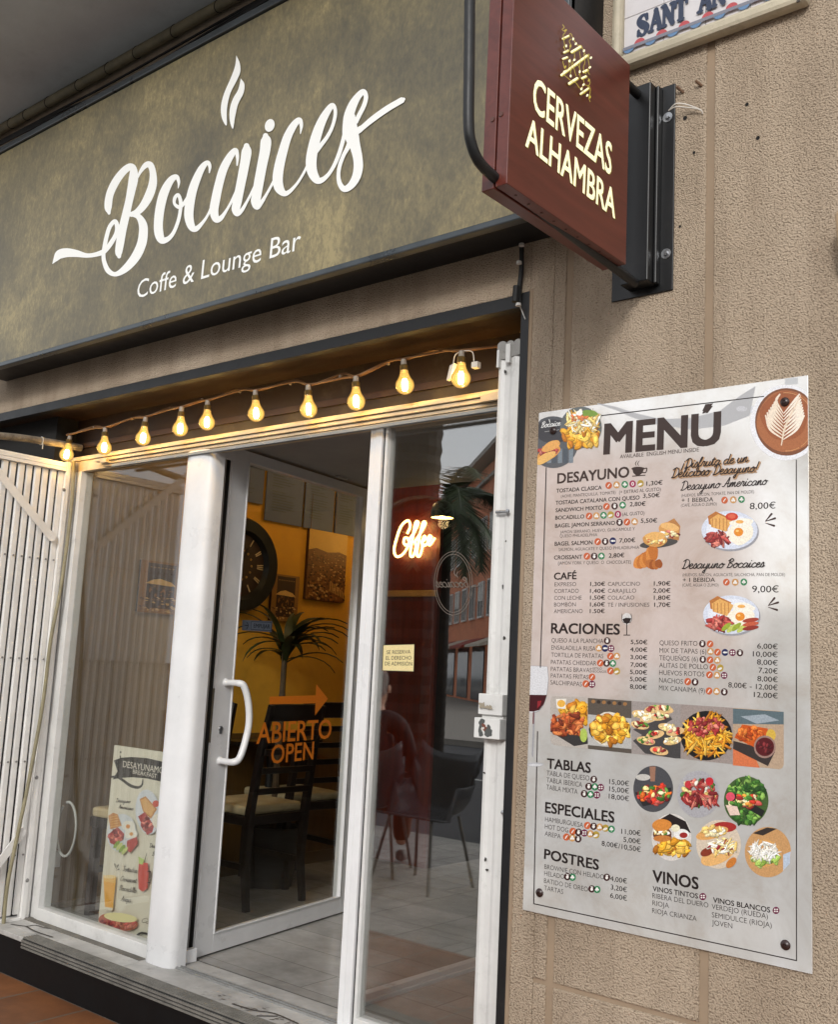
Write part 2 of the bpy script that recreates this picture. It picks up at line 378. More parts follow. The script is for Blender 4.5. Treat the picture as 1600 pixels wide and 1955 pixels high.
# ------------------------------------------------------------------ palette
stucco = mat_stucco()
groove_m = M('smooth_render_groove', lin(148, 128, 106), .85, vs=3., var=.12, bump=.3, bs=40, dirt=.25)
white_m = M('white_lacquered_aluminium', lin(222, 222, 222), .3, vs=5., var=.06, bump=.05, bs=30, spec=.5, dirt=.03)
white_old = M('worn_white_paint', lin(212, 211, 208), .42, vs=6., var=.08, dirt=.28, bump=.5, bs=45)
white_gate = M('gate_white_paint', lin(228, 226, 222), .45, vs=9., var=.07, dirt=.2, bump=.3, bs=60)
black_m = M('black_painted_steel', lin(17, 18, 20), .5, vs=8., var=.3, bump=.15, bs=80, dirt=.12)
black_plate = M('black_plate', lin(14, 15, 17), .42, vs=3., var=.4, bump=.1, bs=60, dirt=.1)
rubber_m = M('black_rubber', lin(18, 18, 18), .7, vs=12.)
steel_m = M('zinc_steel', lin(170, 172, 175), .3, metal=.9, vs=30.)
conc_m = M('painted_slab', lin(204, 208, 210), .85, vs=1.3, var=.12, bump=1., bs=14, dirt=.15)
soffit_m = M('dark_varnished_soffit', lin(48, 29, 11), .5, vs=2.5, var=.3, stretch=(1, 4, 1), bump=.2, bs=25, dirt=.5)
header_m = M('cream_track_paint', lin(196, 178, 150), .45, vs=8., var=.14, dirt=.45, bump=.4, bs=50)
tread_m = M('cracked_white_marble', lin(182, 180, 176), .5, vs=7., var=.22, dirt=.55, bump=.4, bs=35)
strip_m = M('ribbed_grey_rubber', lin(122, 119, 112), .6, vs=14., var=.25, dirt=.3)
riser_m = M('black_stone_riser', lin(9, 9, 10), .5, vs=10., var=.3, spec=.25)
glass_m = mat_glass('shopfront_glass', .085)
glass_side = mat_glass('coated_side_glass', .26)
glass_in = mat_glass('door_glass', .05)

# ------------------------------------------------------------------ ground
mb = MB(); mb.poly([(-30, -1.32, 0), (20, -1.32, 0), (20, 0.02, 0), (-30, 0.02, 0)])
pave = mb.build('pavement', mat_tiles('terracotta_pavers', 0, lin(136, 86, 48), lin(122, 76, 42), lin(112, 100, 88), .33, .33, .006, .55, rot=math.radians(0)))
tag(pave, 'terracotta tiled pavement in front of the bar', None, None, 'structure')
mb = MB(); mb.poly([(-30, -3.9, 0), (20, -3.9, 0), (20, -1.32, 0), (-30, -1.32, 0)])
tag(mb.build('outer_pavement', mat_tiles('grey_street_pavers', 0, lin(168, 165, 160), lin(154, 152, 148), lin(110, 108, 104), .4, .4, .006, .7)), 'grey square paving between the terracotta strip and the kerb', None, None, 'structure')
mb = MB(); mb.box((-40, -4.05, -.12), (30, -3.9, 0)); tag(mb.build('kerb', M('granite_kerb', lin(150, 148, 142), .8, vs=12.)), 'pale stone kerb along the road', None, None, 'structure')
mb = MB(); mb.poly([(-80, -14, -.12), (60, -14, -.12), (60, -4.05, -.12), (-80, -4.05, -.12)])
tag(mb.build('road', M('asphalt', lin(62, 63, 66), .85, vs=3., var=.2, bump=1, bs=120)), 'dark asphalt street facing the bar', None, None, 'structure')
mb = MB(); mb.poly([(-80, -9.08, -.116), (60, -9.08, -.116), (60, -8.96, -.116), (-80, -8.96, -.116)])
tag(mb.build('road_marking', M('road_paint', lin(190, 190, 186), .7, vs=10, dirt=.4)), 'white centre line painted on the asphalt', None, None, 'structure')
mb = MB(); mb.box((-90, -62, -.12), (60, -14, .0)); tag(mb.build('far_pavement', M('grey_paving', lin(140, 134, 126), .8, vs=5.)), 'grey pavement across the street', None, None, 'structure')
mb = MB(); mb.poly([(-200, -200, -.13), (200, -200, -.13), (200, 60, -.13), (-200, 60, -.13)])
tag(mb.build('ground', M('ground_asphalt', lin(80, 78, 74), .9, vs=.5)), 'plain ground around the street', None, None, 'structure')

# ------------------------------------------------------------------ the building front
bld = thing('shop_building', 'tan stucco ground floor of the corner building with the recessed glazed bar front', 'building', (-2.5, 0, 0))
XJ = -1.69                     # right edge of the opening
XL = -5.9                      # left edge (out of frame)
ZO = 2.505                     # top of the opening
g1, g2, hz = -1.118, -1.553, .5475; gw = .0115
mb = MB()                      # stucco panels, proud of the smooth grooves
R0, T = 1.6, 5.6
hz2 = 0.545
for (x0, x1) in ((-1.605, g2 - gw), (g2 + gw, g1 - gw)):
    mb.box((x0, 0, 0), (x1, .05, hz - .006)); mb.box((x0, 0, hz + .006), (x1, .05, T))
mb.box((XJ, 0, 0), (-1.605, .05, T)); mb.box((g1 + gw, 0, 0), (R0, .05, T))
mb.box((XL, 0, ZO), (XJ, .05, T)); mb.box((-8, 0, 0), (XL, .05, T))
mb.build('stucco_wall', stucco, bld, bevel=.004)
mb = MB(); mb.box((XJ + .001, .005, 0), (R0, .09, T - .01)); mb.box((-8, .006, ZO + .1), (-1.6, .09, T - .01))
mb.build('wall_groove', groove_m, bld)
mb = MB(); mb.box((-8, .1, -.1), (XL, .9, 8)); mb.box((-1.6, .095, 0), (R0, .3, 8)); mb.box((XL, .1, 2.6), (-1.6, .3, 8)); mb.build('inner_wall', M('brick_core', lin(120, 110, 98), .9), bld)
mb = MB(); mb.box((XL, .12, .17), (-4.485, .3, 2.478)); mb.build('gap_backing', M('gap_shade_black', lin(20, 18, 16), .9), bld)  # added backing, coloured black for the shade between the gate bars
# balcony slab over the left half
mb = MB(); mb.box((-9, -.95, 4.11), (-1.9, .0, 4.35)); mb.build('balcony_slab', conc_m, bld, bevel=.01)
# steel edging of the opening
mb = MB(); mb.box((XL, -.004, 2.463), (XJ - .001, .03, ZO))
mb.build('lintel_edge', black_m, bld, bevel=.0015)
mb = MB(); mb.box((XJ - .028, -.005, .17), (XJ, .02, ZO + .003)); mb.box((XJ - .006, .02, .17), (XJ, .3, ZO)); mb.build('jamb_edge', black_m, bld, bevel=.0015)
# soffit and dark back board above the header
mb = MB(); mb.box((XL, .03, 2.478), (XJ - .03, .32, 2.5)); mb.build('soffit_board', soffit_m, bld)
mb = MB(); mb.box((XL, .232, 2.27), (XJ - .006, .27, 2.478)); mb.build('fascia_board', M('dark_brown_board', lin(38, 24, 13), .5, vs=3, var=.3, bump=.3, bs=20, dirt=.4), bld)
mb = MB(); mb.box((XL, .222, 2.335), (XJ - .006, .232, 2.36)); mb.build('fascia_bead', M('dark_brown_bead', lin(52, 34, 20), .4, vs=3), bld)
# holes and scars in the stucco
for p, r in (((1447, 264), .0045), ((1426, 200), .004), ((1308, 226), .005), ((1298, 433), .003), ((1325, 292), .0035)):
    hole_m = bpy.data.materials.get('hole_dark') or M('hole_dark', lin(20, 18, 16), .9)
    c = onY(p, -.0015); mb = MB(); mb.lathe(c, [(r * 1.25, 0), (r * .8, -.0006), (0, -.0005)], 10, (0, -1, 0)); mb.build('drill_hole', hole_m, bld)
# plaster bead where the wall meets the black edging
mb = MB(); mb.box((XJ, -.002, .17), (XJ + .012, .03, ZO + .01)); mb.build('plaster_bead', groove_m, bld)

# ------------------------------------------------------------------ entrance step
st = thing('entrance_step', 'low entrance step with white marble tread, ribbed rubber nosing and black riser', 'step', (-3.2, .1, 0))
mb = MB(); mb.box((XL, .0, .0), (XJ, .3, .155)); mb.build('riser', riser_m, st)
mb = MB(); seg = [XL, -4.9, -4.42, -3.98, -3.52, -3.05, -2.6, -2.2, XJ]
for a, b in zip(seg, seg[1:]): mb.box((a + .0012, .062, .155), (b - .0012, .335, .17 - rnd.random() * .0012))
mb.build('tread', tread_m, st, bevel=.0015)
mb = MB(); mb.box((-4.12, -.0065, .128), (XJ, .062, .168))
mb.build('nosing_base', M('groove_shade_rubber', lin(34, 33, 31), .75, vs=12), st)  # dark base colour stands for the shade in the grooves between ribs
mb = MB()
for k in range(6): mb.box((-4.12, -.004 + k * .0112, .168), (XJ, .0022 + k * .0112, .1745))
for k in range(3): mb.box((-4.12, -.0125, .131 + k * .0125), (XJ, -.0062, .1385 + k * .0125))
mb.build('nosing_ribs', strip_m, st)
mb = MB(); mb.box((XL, -.004, .15), (-4.121, .062, .1695)); mb.build('bare_edge', tread_m, st, bevel=.002)
mb = MB(); mb.box((-3.42, .2, .17), (-2.46, .206, .178)); mb.box((-3.42, .222, .17), (-2.46, .228, .178)); mb.box((-3.42, .206, .17), (-2.46, .222, .1725))
mb.build('threshold_track', M('scuffed_aluminium', lin(168, 168, 166), .35, metal=.6, vs=20., dirt=.4), st)
mb = MB(); mb.box((-4.44, .158, .168), (-3.54, .2, .1722)); mb.build('cement_joint', M('grey_cement', lin(112, 108, 100), .9, vs=9, var=.3, bump=1.2, bs=60), st)
# cracks on the tread
ar = Art(lambda p: Vector((p[0], p[1], .1702)), (0, 0, 1))
for cpts in ([(-4.35, .07), (-4.28, .1), (-4.27, .14), (-4.2, .15), (-4.1, .2)], [(-4.28, .1), (-4.18, .085), (-4.05, .09)], [(-2.9, .09), (-2.8, .1), (-2.73, .13), (-2.6, .12)], [(-2.75, .07), (-2.7, .12)]):
    ar.line([(*q, .003 + .002 * rnd.random()) for q in cpts], .003, lin(70, 64, 58), k=3)
for k in range(60):
    ar.ell(rnd.uniform(-3.0, -2.3), .08 + abs(rnd.gauss(0, .04)), rnd.uniform(.002, .012), rnd.uniform(.001, .004), lin(96, 88, 80), rot=rnd.random(), n=9, wob=.2)
ar.build('tread_crack', mat_print('crack_dirt', .8), st, ink=True)

# ------------------------------------------------------------------ shopfront (frames, column, panes, header)
sf = thing('shopfront', 'white aluminium shopfront with a display pane, rounded column, open door and fixed pane', 'shopfront', (-3.2, .215, .17))
Y0 = .215
# header: stacked sliding tracks
mb = MB(); mb.box((-4.16, .17, 2.222), (-1.80, .215, 2.234)); mb.box((-4.20, .16, 2.236), (-1.86, .215, 2.25)); mb.box((-4.17, .152, 2.252), (-1.90, .215, 2.262)); mb.box((-4.5, .19, 2.264), (XJ - .01, .232, 2.283))
mb.box((-4.15, .176, 2.212), (-1.80, .2, 2.222)); mb.box((-4.5, .2, 2.2125), (XJ - .01, .232, 2.264))
mb.build('header_track', header_m, sf, bevel=.0015)
each('track_stop', header_m, sf, (((-1.97, .145, 2.233), (-1.88, .16, 2.258)), ((-4.14, .15, 2.224), (-4.09, .17, 2.245)), ((-1.86, .15, 2.217), (-1.80, .2, 2.262))), lambda mb, q: mb.box(*q), bevel=.001)
mb = MB(); mb.box((-4.05, .155, 2.2), (-1.80, .172, 2.211)); mb.build('grey_seal', M('grey_trim', lin(120, 128, 136), .4, vs=6), sf)
# left pane frame
mb = MB(); mb.box((-4.47, .19, .17), (-4.43, .26, 2.2125)); mb.box((-4.425, .2, .17), (-4.385, .26, 2.2125)); mb.box((-4.38, .195, .17), (-4.355, .26, 2.2125))
mb.build('left_jamb', white_old, sf, bevel=.002)
mb = MB(); mb.box((-4.43, .205, .17), (-4.38, .21, 2.2)); mb.build('jamb_gap', rubber_m, sf)
mb = MB(); mb.box((-4.355, .192, .17), (-3.53, .255, .222)); mb.build('bottom_rail', white_old, sf, bevel=.003)
mb = MB(); mb.box((-4.355, .224, .222), (-3.53, .230, 2.2125)); mb.build('display_pane', glass_m, sf)
# round corner column with flat return
mb = MB(); cx, cy, rx_, ry_ = -3.4535, .228, .0905, .062
arc = [(cx + rx_ * math.copysign(abs(math.cos(a)) ** .62, math.cos(a)), cy + ry_ * math.copysign(abs(math.sin(a)) ** .62, math.sin(a))) for a in np.linspace(math.pi, 2 * math.pi, 40)]
mb.prism([Vector((x, y, .17)) for x, y in arc] + [Vector((cx + rx_, .246, .17)), Vector((cx - rx_, .246, .17))], (0, 0, 2.05)); mb.build('corner_column', white_m, sf, smooth=True)
each('return_rail', white_m, sf, (((-3.41, .246, .172), (-3.385, .318, .222)), ((-3.41, .246, 2.2), (-3.385, .318, 2.26))), lambda mb, q: mb.box(*q), bevel=.001)
# mullion and right pane
mb = MB(); mb.box((-2.5, .2, .17), (-2.474, .262, 2.2125)); mb.box((-2.4725, .197, .17), (-2.441, .262, 2.2125)); mb.build('mullion', white_m, sf, bevel=.003)
mb = MB(); mb.box((-2.441, .21, .17), (-2.433, .25, 2.2125)); mb.build('glazing_gasket', rubber_m, sf)
mb = MB(); mb.box((-2.433, .206, .17), (-2.421, .25, 2.2125)); mb.box((-2.421, .2, .17), (-1.78, .25, .214)); mb.box((-1.80, .2, .214), (-1.76, .25, 2.2125)); mb.build('pane_bead', white_old, sf, bevel=.002)
mb = MB(); mb.box((-2.421, .2235, .214), (-1.80, .2295, 2.2125)); mb.build('fixed_pane', glass_side, sf)
mb = MB(); mb.box((-2.62, .33, .17), (-2.585, 1.25, .205)); mb.box((-2.585, .33, .17), (-2.575, 1.25, .186)); mb.build('floor_rail', white_m, sf, bevel=.002)
# low ceiling of the porch and the far post the door hangs on
mb = MB(); mb.box((-3.75, .27, 2.275), (-1.75, 1.46, 2.31)); mb.build('porch_ceiling', M('grey_ceiling_paint', lin(150, 148, 146), .7, vs=2.), sf)
mb = MB(); mb.bar((-3.606, 1.46, .17), (-3.606, 1.46, 2.275), .05, .06); mb.build('hinge_post', white_m, sf, bevel=.003)

# ---- the open door, part of the shopfront
DO = Vector((-3.405, .322, 0)); DU = Vector((-.16516, .98627, 0)); DN = Vector((.98627, .16516, 0)); UZ = Vector((0, 0, 1))
DW, Z0, Z1 = 1.125, .178, 2.262
def dp(p): return onP(p, DO, DN)
dr = bpy.data.objects.new('door', None); COL.objects.link(dr); dr.parent = sf; dr.location = DO - sf.location
th = .045
def dbox(mb, u0, u1, z0, z1, t0=0., t1=-th): return mb.obox(DO + DU * u0 + UZ * z0 + DN * t0, DU * (u1 - u0), DN * (t1 - t0), UZ * (z1 - z0))
mb = MB(); dbox(mb, 0, .105, Z0, Z1); dbox(mb, DW - .1, DW, Z0, Z1); dbox(mb, .105, DW - .1, Z0, .25); dbox(mb, .105, DW - .1, 2.215, Z1)
dbox(mb, .105, .113, .25, 2.215, .004, -.01); dbox(mb, DW - .108, DW - .1, .25, 2.215, .004, -.01); dbox(mb, .113, DW - .108, .25, .258, .004, -.01)
mb.build('door_frame', white_m, dr, bevel=.002)
mb = MB(); dbox(mb, .113, DW - .108, .258, 2.215, -.018, -.024); mb.build('door_glass', glass_in, dr)
mb = MB(); dbox(mb, -.004, 0, Z0, Z1, -.012, -.03); dbox(mb, -.006, -.001, Z0, Z1, -.043, -.047); mb.build('edge_gasket', rubber_m, dr)
mb = MB(); dbox(mb, -.0035, .0005, 1.02, 1.24, -.001, -.011); mb.build('lock_plate', M('brushed_lock_steel', lin(150, 145, 135), .35, metal=.8, vs=25, dirt=.3), dr, bevel=.001)
mb = MB(); c = DO + DU * .052 + UZ * 1.075 + DN * .001; mb.lathe(c, [(.0, .004), (.011, .004), (.012, 0)], 14, DN); mb.lathe(c - UZ * .014, [(0, .0035), (.008, .0035), (.008, 0)], 12, DN); mb.build('lock_cylinder', steel_m, dr)
# curved pull handles on both faces
def pull(sgn):
    mb = MB(); t = lambda u, z, d: DO + DU * u + UZ * z + DN * (d if sgn > 0 else -th - d)
    zt, zb = 1.265, .945
    arch = spline([(.062, zt, .012), (.062, zt, .072), (.075, zt - .012, .09), (.098, zt - .07, .098), (.112, zt - .15, .1), (.104, zt - .22, .098), (.082, zb + .02, .09), (.062, zb, .072), (.062, zb, .012)], 6)
    mb.tube([t(*a) for a in arch], [.013 if i < 6 or i > len(arch) - 7 else .0145 for i in range(len(arch))], 14)
    for z in (zt, zb): mb.lathe(t(.062, z, 0), [(.017, 0), (.017, .006), (.013, .012)], 16, DN if sgn > 0 else -DN)
    mb.build('pull_handle', white_m, dr, smooth=True)
pull(1); pull(-1)
# orange vinyl on the glass
Dz = lambda x, y: (380 + x / 3.009, 1200 + y / 3.009)
def dpl(p): return onP(Dz(*p), DO - DN * .017, DN)
ar = Art(dpl, DN, .0004)
org = lin(232, 128, 30)
ar.text('ABIERTO', (330, 660), (757, 628), 118, org, .012); ar.text('OPEN', (412, 775), (655, 748), 105, org, .012)
ar.shape([(405, 390), (670, 382), (669, 428), (403, 434)], org); ar.shape([(673, 318), (740, 402), (665, 498)], org)
ar.build('vinyl_lettering', mat_print('orange_vinyl', .5), dr, ink=True)
De = lambda x, y: (380 + x / 4.656, 800 + y / 4.656)
ar = Art(lambda p: onP(De(*p), DO - DN * .017, DN), DN, .0004)
ar.shape([(385, 1785), (650, 1797), (645, 1892), (380, 1876)], lin(96, 104, 116)); ar.shape([(462, 1797), (646, 1805), (641, 1884), (458, 1870)], lin(26, 28, 34)); ar.shape([(466, 1802), (642, 1810), (637, 1879), (462, 1866)], lin(104, 112, 124))
ar.text('EMPUJAR', (483, 1853), (628, 1862), 36, lin(20, 22, 28), .02)
ar.line([(408, 1832), (432, 1834)], 8, lin(20, 22, 28), 1); ar.line([(424, 1805), (436, 1834), (422, 1866)], 6, lin(20, 22, 28))
ar.build('push_plate', mat_print('push_plate_print', .4), dr, ink=True)
# closer arm
mb = MB(); a = onP((650, 909), DO + DN * .03, DN); mb.bar(a, onP((709, 913), DO + DN * .03, DN), .018, .02); mb.bar(a - DU * .03, a + DU * .05, .02, .024); mb.build('closer_arm', M('closer_metal', lin(190, 190, 188), .35, metal=.5), dr, bevel=.002)
# notice, and an oval logo reflection painted onto the right pane
Rr = lambda x, y: (690 + x / 4.252, 780 + y / 4.252)
ar = Art(lambda p: onY(p, .2233), (0, -1, 0), .0003)
ar.shape([(731, 1230.5), (792, 1229), (790.5, 1282.5), (729.5, 1280.5)], lin(28, 22, 14)); ar.shape([(732.2, 1231.8), (791, 1230.2), (789.4, 1281.2), (730.8, 1279.4)], lin(222, 205, 150))
dk = lin(36, 28, 18)
ar.text('SE RESERVA', (738, 1248.5), (784, 1247.5), 7, dk, .004); ar.text('EL DERECHO', (737, 1259.5), (785.5, 1259), 7, dk, .004); ar.text('DE ADMISIÓN', (735, 1270), (787, 1270.5), 7, dk, .004)
ar.build('admission_notice', mat_print('notice_print', .5), sf, ink=True)
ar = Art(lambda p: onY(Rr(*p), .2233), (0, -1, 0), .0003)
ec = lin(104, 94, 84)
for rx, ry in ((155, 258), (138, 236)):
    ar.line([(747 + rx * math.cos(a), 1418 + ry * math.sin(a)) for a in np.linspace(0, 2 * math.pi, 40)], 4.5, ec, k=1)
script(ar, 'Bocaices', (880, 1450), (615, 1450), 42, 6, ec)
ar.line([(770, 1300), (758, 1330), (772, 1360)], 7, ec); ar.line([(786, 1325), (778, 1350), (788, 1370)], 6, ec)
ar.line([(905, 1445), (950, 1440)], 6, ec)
ar.build('reflected_logo', mat_print('reflected_logo_print', .6), sf, ink=True)

# ------------------------------------------------------------------ lock post of the gate (right)
lp = thing('gate_post', 'tall chipped white steel post with a lock block beside the fixed pane', 'post', (-1.79, .08, .17))
mb = MB(); x0, x1 = -1.832, -1.748
prof = [(x0, .05), (x0 + .012, .046), (x0 + .024, .052), (x0 + .042, .052), (x0 + .054, .046), (x0 + .064, .046), (x1 - .012, .05), (x1, .056), (x1, .15), (x0, .15)]
mb.prism([Vector((x, y, .17)) for x, y in prof], (0, 0, 2.345 - .17)); mb.build('channel', white_old, lp, bevel=.001)
mb = MB()
for k, (xa, xb) in enumerate(((x0 - .004, x0 + .03), (x0 + .03, x0 + .058), (x0 + .058, x1 + .003))):
    c = (xa + xb) / 2; rr = (xb - xa) / 2
    ring = [Vector((c + rr * math.cos(a), .043 + 0 * a, 2.372 + .8 * rr * math.sin(a))) for a in np.linspace(math.pi, 0, 10)]
    mb.prism([Vector((xa, .043, 2.326 + .003 * k))] + ring + [Vector((xb, .043, 2.326 + .003 * k))], (0, .1, 0))
mb.build('rail_end', M('grey_rail_end', lin(150, 148, 144), .5, vs=14, dirt=.6), lp, bevel=.001)
mb = MB(); mb.box((x0 + .034, .036, 2.31), (x0 + .05, .05, 2.37)); mb.box((x0 + .002, .034, 2.30), (x0 + .01, .05, 2.355)); mb.build('latch_tongue', white_old, lp)
zb = onY((940, 1410), .03).z; zt = onY((945, 1325), .03).z; zm = (zb + zt) / 2
mb = MB(); mb.box((x0 - .012, .012, zb), (x1 - .004, .07, zm - .006)); mb.box((x0 - .004, .018, zm + .004), (x1 - .002, .07, zt)); mb.box((x0 + .002, .03, zm - .008), (x1 - .006, .07, zm + .005)); mb.build('lock_block', white_old, lp, bevel=.002)
ar = Art(lambda p: Vector((p[0], .0119, p[1])), (0, -1, 0))
zc = (zb + zm) / 2
for k in range(5): ar.ell(x0 + .024 + rnd.uniform(-.024, .022), zc + rnd.uniform(-.02, .016), rnd.uniform(.006, .014), rnd.uniform(.008, .016), lin(78, 80, 78), wob=.22, n=18)
for k in range(4): ar.ell(x0 + .03 + rnd.uniform(-.02, .03), (zm + zt) / 2 + rnd.uniform(-.012, .012), rnd.uniform(.004, .011), rnd.uniform(.004, .01), lin(150, 140, 122), wob=.3)
ar.ell(x0 + .026, zc, .009, .008, lin(112, 62, 46), wob=.3); ar.ell(x0 + .02, zc - .004, .005, .005, lin(205, 200, 192), wob=.3)
ar.build('chipped_paint_stain', mat_print('chipped_paint', .7), lp, ink=True)
nick_m = mat_print('nicks', .7)
for p in ((989, 815), (966, 1033), (960, 1120), (963, 1218), (927, 1640), (930, 1660), (925, 1475), (965, 710)):
    ar = Art(lambda p: Vector((p[0], .0459, p[1])), (0, -1, 0)); q = onY(p, .0459); ar.ell(q.x, q.z, rnd.uniform(.0025, .005), rnd.uniform(.003, .009), lin(60, 58, 55), n=10, wob=.2); ar.build('paint_nick', nick_m, lp, ink=True)
mb = MB(); q = onY((960, 977), .035); mb.tube([q - Vector((.024, 0, 0)), q + Vector((.02, 0, 0))], .005, 10); mb.lathe(q + Vector((.022, -.004, 0)), [(0, .006), (.006, .005), (.006, 0)], 10, (0, -1, 0)); mb.build('latch_pin', steel_m, lp); mb = MB(); q = onY((963, 1550), .04); mb.lathe(q, [(0, .012), (.006, .01), (.008, 0)], 8, (0, -1, 0)); mb.build('bolt', steel_m, lp)

# ------------------------------------------------------------------ folding gate (left, folded against the side of the recess)
gt = thing('folding_gate', 'white steel accordion gate folded open beside the display pane with flat diagonal braces', 'gate', (-4.42, 0, .17))
XG = -4.42; ys = [.128 - k * .0405 for k in range(13)]
each('bar', white_gate, gt, list(enumerate(ys)), lambda mb, q: mb.box((XG - .008, q[1] - .0155, .19), (XG + .006 + .004 * (q[0] % 2), q[1] + .0125, 2.205)), bevel=.004)
mb = MB()
for z0, z1 in ((2.205, 2.222), (2.222, 2.236), (2.236, 2.248)): mb.box((XG - .012, -.38, z0), (XG + .022 - .004 * (z0 > 2.23), .14, z1 - .001))
mb.build('top_rail', white_gate, gt, bevel=.0015)
mb = MB(); mb.box((XG - .012, -.38, .155), (XG + .024, .14, .18)); mb.build('bottom_rail', white_gate, gt, bevel=.002)
mb = MB(); mb.box((XG - .014, .142, .16), (XG + .02, .166, 2.252)); mb.box((XG - .014, .166, .16), (XG + .012, .184, 2.252)); mb.box((XG + .0, .184, .17), (XG + .008, .19, 2.2)); mb.build('end_stile', white_gate, gt, bevel=.002)
def brace(p, q):
    a, b = onX(p, XG + .026), onX(q, XG + .026)
    mb = MB(); d = (b - a).normalized(); n = Vector((1, 0, 0)); s = d.cross(n) * .019; out = []
    for t in np.linspace(-math.pi / 2, math.pi / 2, 9): out.append(b + d * .019 * math.cos(t) + s * math.sin(t))
    for t in np.linspace(math.pi / 2, 1.5 * math.pi, 9): out.append(a + d * .019 * math.cos(t) + s * math.sin(t))
    mb.prism(out, (.005, 0, 0)); mb.build('diagonal_brace', white_gate, gt, bevel=.001)
brace((-120, 760), (98, 1026)); brace((-110, 1790), (42, 1588))
mb = MB()
for z in (1.78, 1.32, .86, .45):
    for y in ys: mb.lathe((XG + .012, y, z), [(.005, 0), (.004, .003), (0, .004)], 8, (1, 0, 0))
for p in ((122, 935), (70, 1484), (52, 1680)):
    mb.lathe(onX(p, XG + .02), [(.009, 0), (.008, .002), (.003, .004), (0, .004)], 12, (1, 0, 0))
mb.build('rivets', M('rivet_steel', lin(150, 148, 145), .4, metal=.4), gt, smooth=True)
ar = Art(lambda p: Vector((-4.4301, p[0], p[1])), (1, 0, 0))
mb = MB(); mb.box((-4.474, .186, .17), (-4.431, .19, 1.72)); mb.build('bare_steel_strip', M('bare_grey_steel', lin(82, 82, 84), .6, vs=10, dirt=.5), gt)  # bare grey steel strip under the flaked paint
ar = Art(lambda p: Vector((p[0], .1895, p[1])), (0, -1, 0), -.0035)
for k in range(70):
    z = rnd.uniform(.2, 1.7); ar.ell(-4.452 + rnd.choice((-.016, .018)) + rnd.uniform(-.006, .006), z, rnd.uniform(.003, .008), rnd.uniform(.006, .028), lin(205, 204, 200), n=12, wob=.3)
ar.build('flaked_paint', mat_print('flaked_white', .6), gt, ink=True)
mb = MB(); pts = [onX(p, -4.385) for p in ((141, 880), (137, 960), (118, 1110), (97, 1220), (82, 1340), (55, 1490), (32, 1600), (14, 1690), (6, 1770))]
mb.tube([Vector(q) for q in spline([tuple(p) for p in pts], 5)], .0085, 10); hs = mb.build('conduit', M('olive_plastic', lin(140, 132, 104), .5, vs=14, var=.2), None, smooth=True); tag(hs, 'thin olive grey conduit running down between the folded gate and the display pane', 'conduit')

# pipe above the gate
pp = thing('insulated_pipe', 'grey wrapped pipe running out under the soffit above the folded gate', 'pipe', (-4.3, 0, 2.3))
mb = MB(); mb.tube([Vector(q) for q in spline([(-4.405, -.5, 2.275), (-4.405, -.3, 2.295), (-4.405, -.1, 2.318), (-4.405, .1, 2.33), (-4.405, .21, 2.332)], 6)], .017, 12); mb.build('pipe_wrap', M('grey_wrap', lin(128, 118, 104), .7, vs=30, var=.4, bump=2., bs=50), pp, smooth=True)
mb = MB(); mb.tube([(-4.405 + .0185 * math.cos(a), .0, 2.325 + .0185 * math.sin(a)) for a in np.linspace(0, 6.283, 20)], .002, 6); mb.tube([(-4.387, 0, 2.31), (-4.387, .0, 2.285)], .002, 6); mb.build('cable_tie', M('white_tie', lin(200, 200, 195), .5), pp)
# conduit pipe in the corner between slab and wall
cp = thing('ceiling_conduit', 'beige conduit pipe clipped in the corner under the balcony slab above the sign', 'conduit', (-3.5, -.03, 4.09))
mb = MB(); mb.tube([(-6.2, -.03, 4.085), (-1.7, -.03, 4.085)], .024, 12); mb.build('pipe', M('beige_pipe', lin(138, 128, 102), .6, vs=9, var=.25), cp, smooth=True)
for x in (-4.98, -4.83, -4.62, -4.35, -4.1, -3.88, -3.6, -3.3):
    mb = MB(); mb.tube([(x + .012 * math.sin(a), -.03 + .0245 * math.cos(a), 4.085 + .0245 * math.sin(a)) for a in np.linspace(0, 6.283, 18)], .0018, 6); mb.build('clip', rubber_m, cp)
mb = MB()
for k in range(4): mb.tube([Vector(q) for q in spline([(-6, -.03 - .02 * k, 4.03 - .03 * k), (-4.6, -.02 - .02 * k, 4.02 - .03 * k), (-4.0, -.03, 4.0 - .04 * k), (-3.0, -.02 - .02 * k, 4.02 - .03 * k), (-1.6, -.02, 4.02)], 8)], .006, 6)
mb.build('black_cables', rubber_m, cp)
# hanging cable at the corner of the opening
hc = thing('cable', 'short black cable hanging from the sign to the corner of the opening', 'cable', (-1.75, -.01, 2.6))
a, b = onY((996, 468), -.02), onY((991, 560), -.012); mb = MB(); mb.tube([Vector(q) for q in spline([tuple(a), tuple((a + b) / 2 + Vector((.004, 0, 0))), tuple(b), tuple(onY((996, 590), .0))], 6)], .0075, 8)
mb.tube([Vector(q) for q in spline([tuple(b + Vector((-.004, -.008, .02))), tuple(b + Vector((-.006, -.01, -.03)))], 4)], .011, 8); mb.build('cable_run', rubber_m, hc, smooth=True)
mb = MB()
for p in ((996, 468), (991, 502), (990, 582)): mb.lathe(onY(p, -.03), [(0, .006), (.008, .004), (.009, -.004), (0, -.006)], 10, (0, 0, 1))
mb.tube([onY((993, 585), -.015), onY((1003, 610), -.008)], .0015, 5); mb.build('white_clip', M('white_plastic', lin(205, 203, 198), .5), hc)
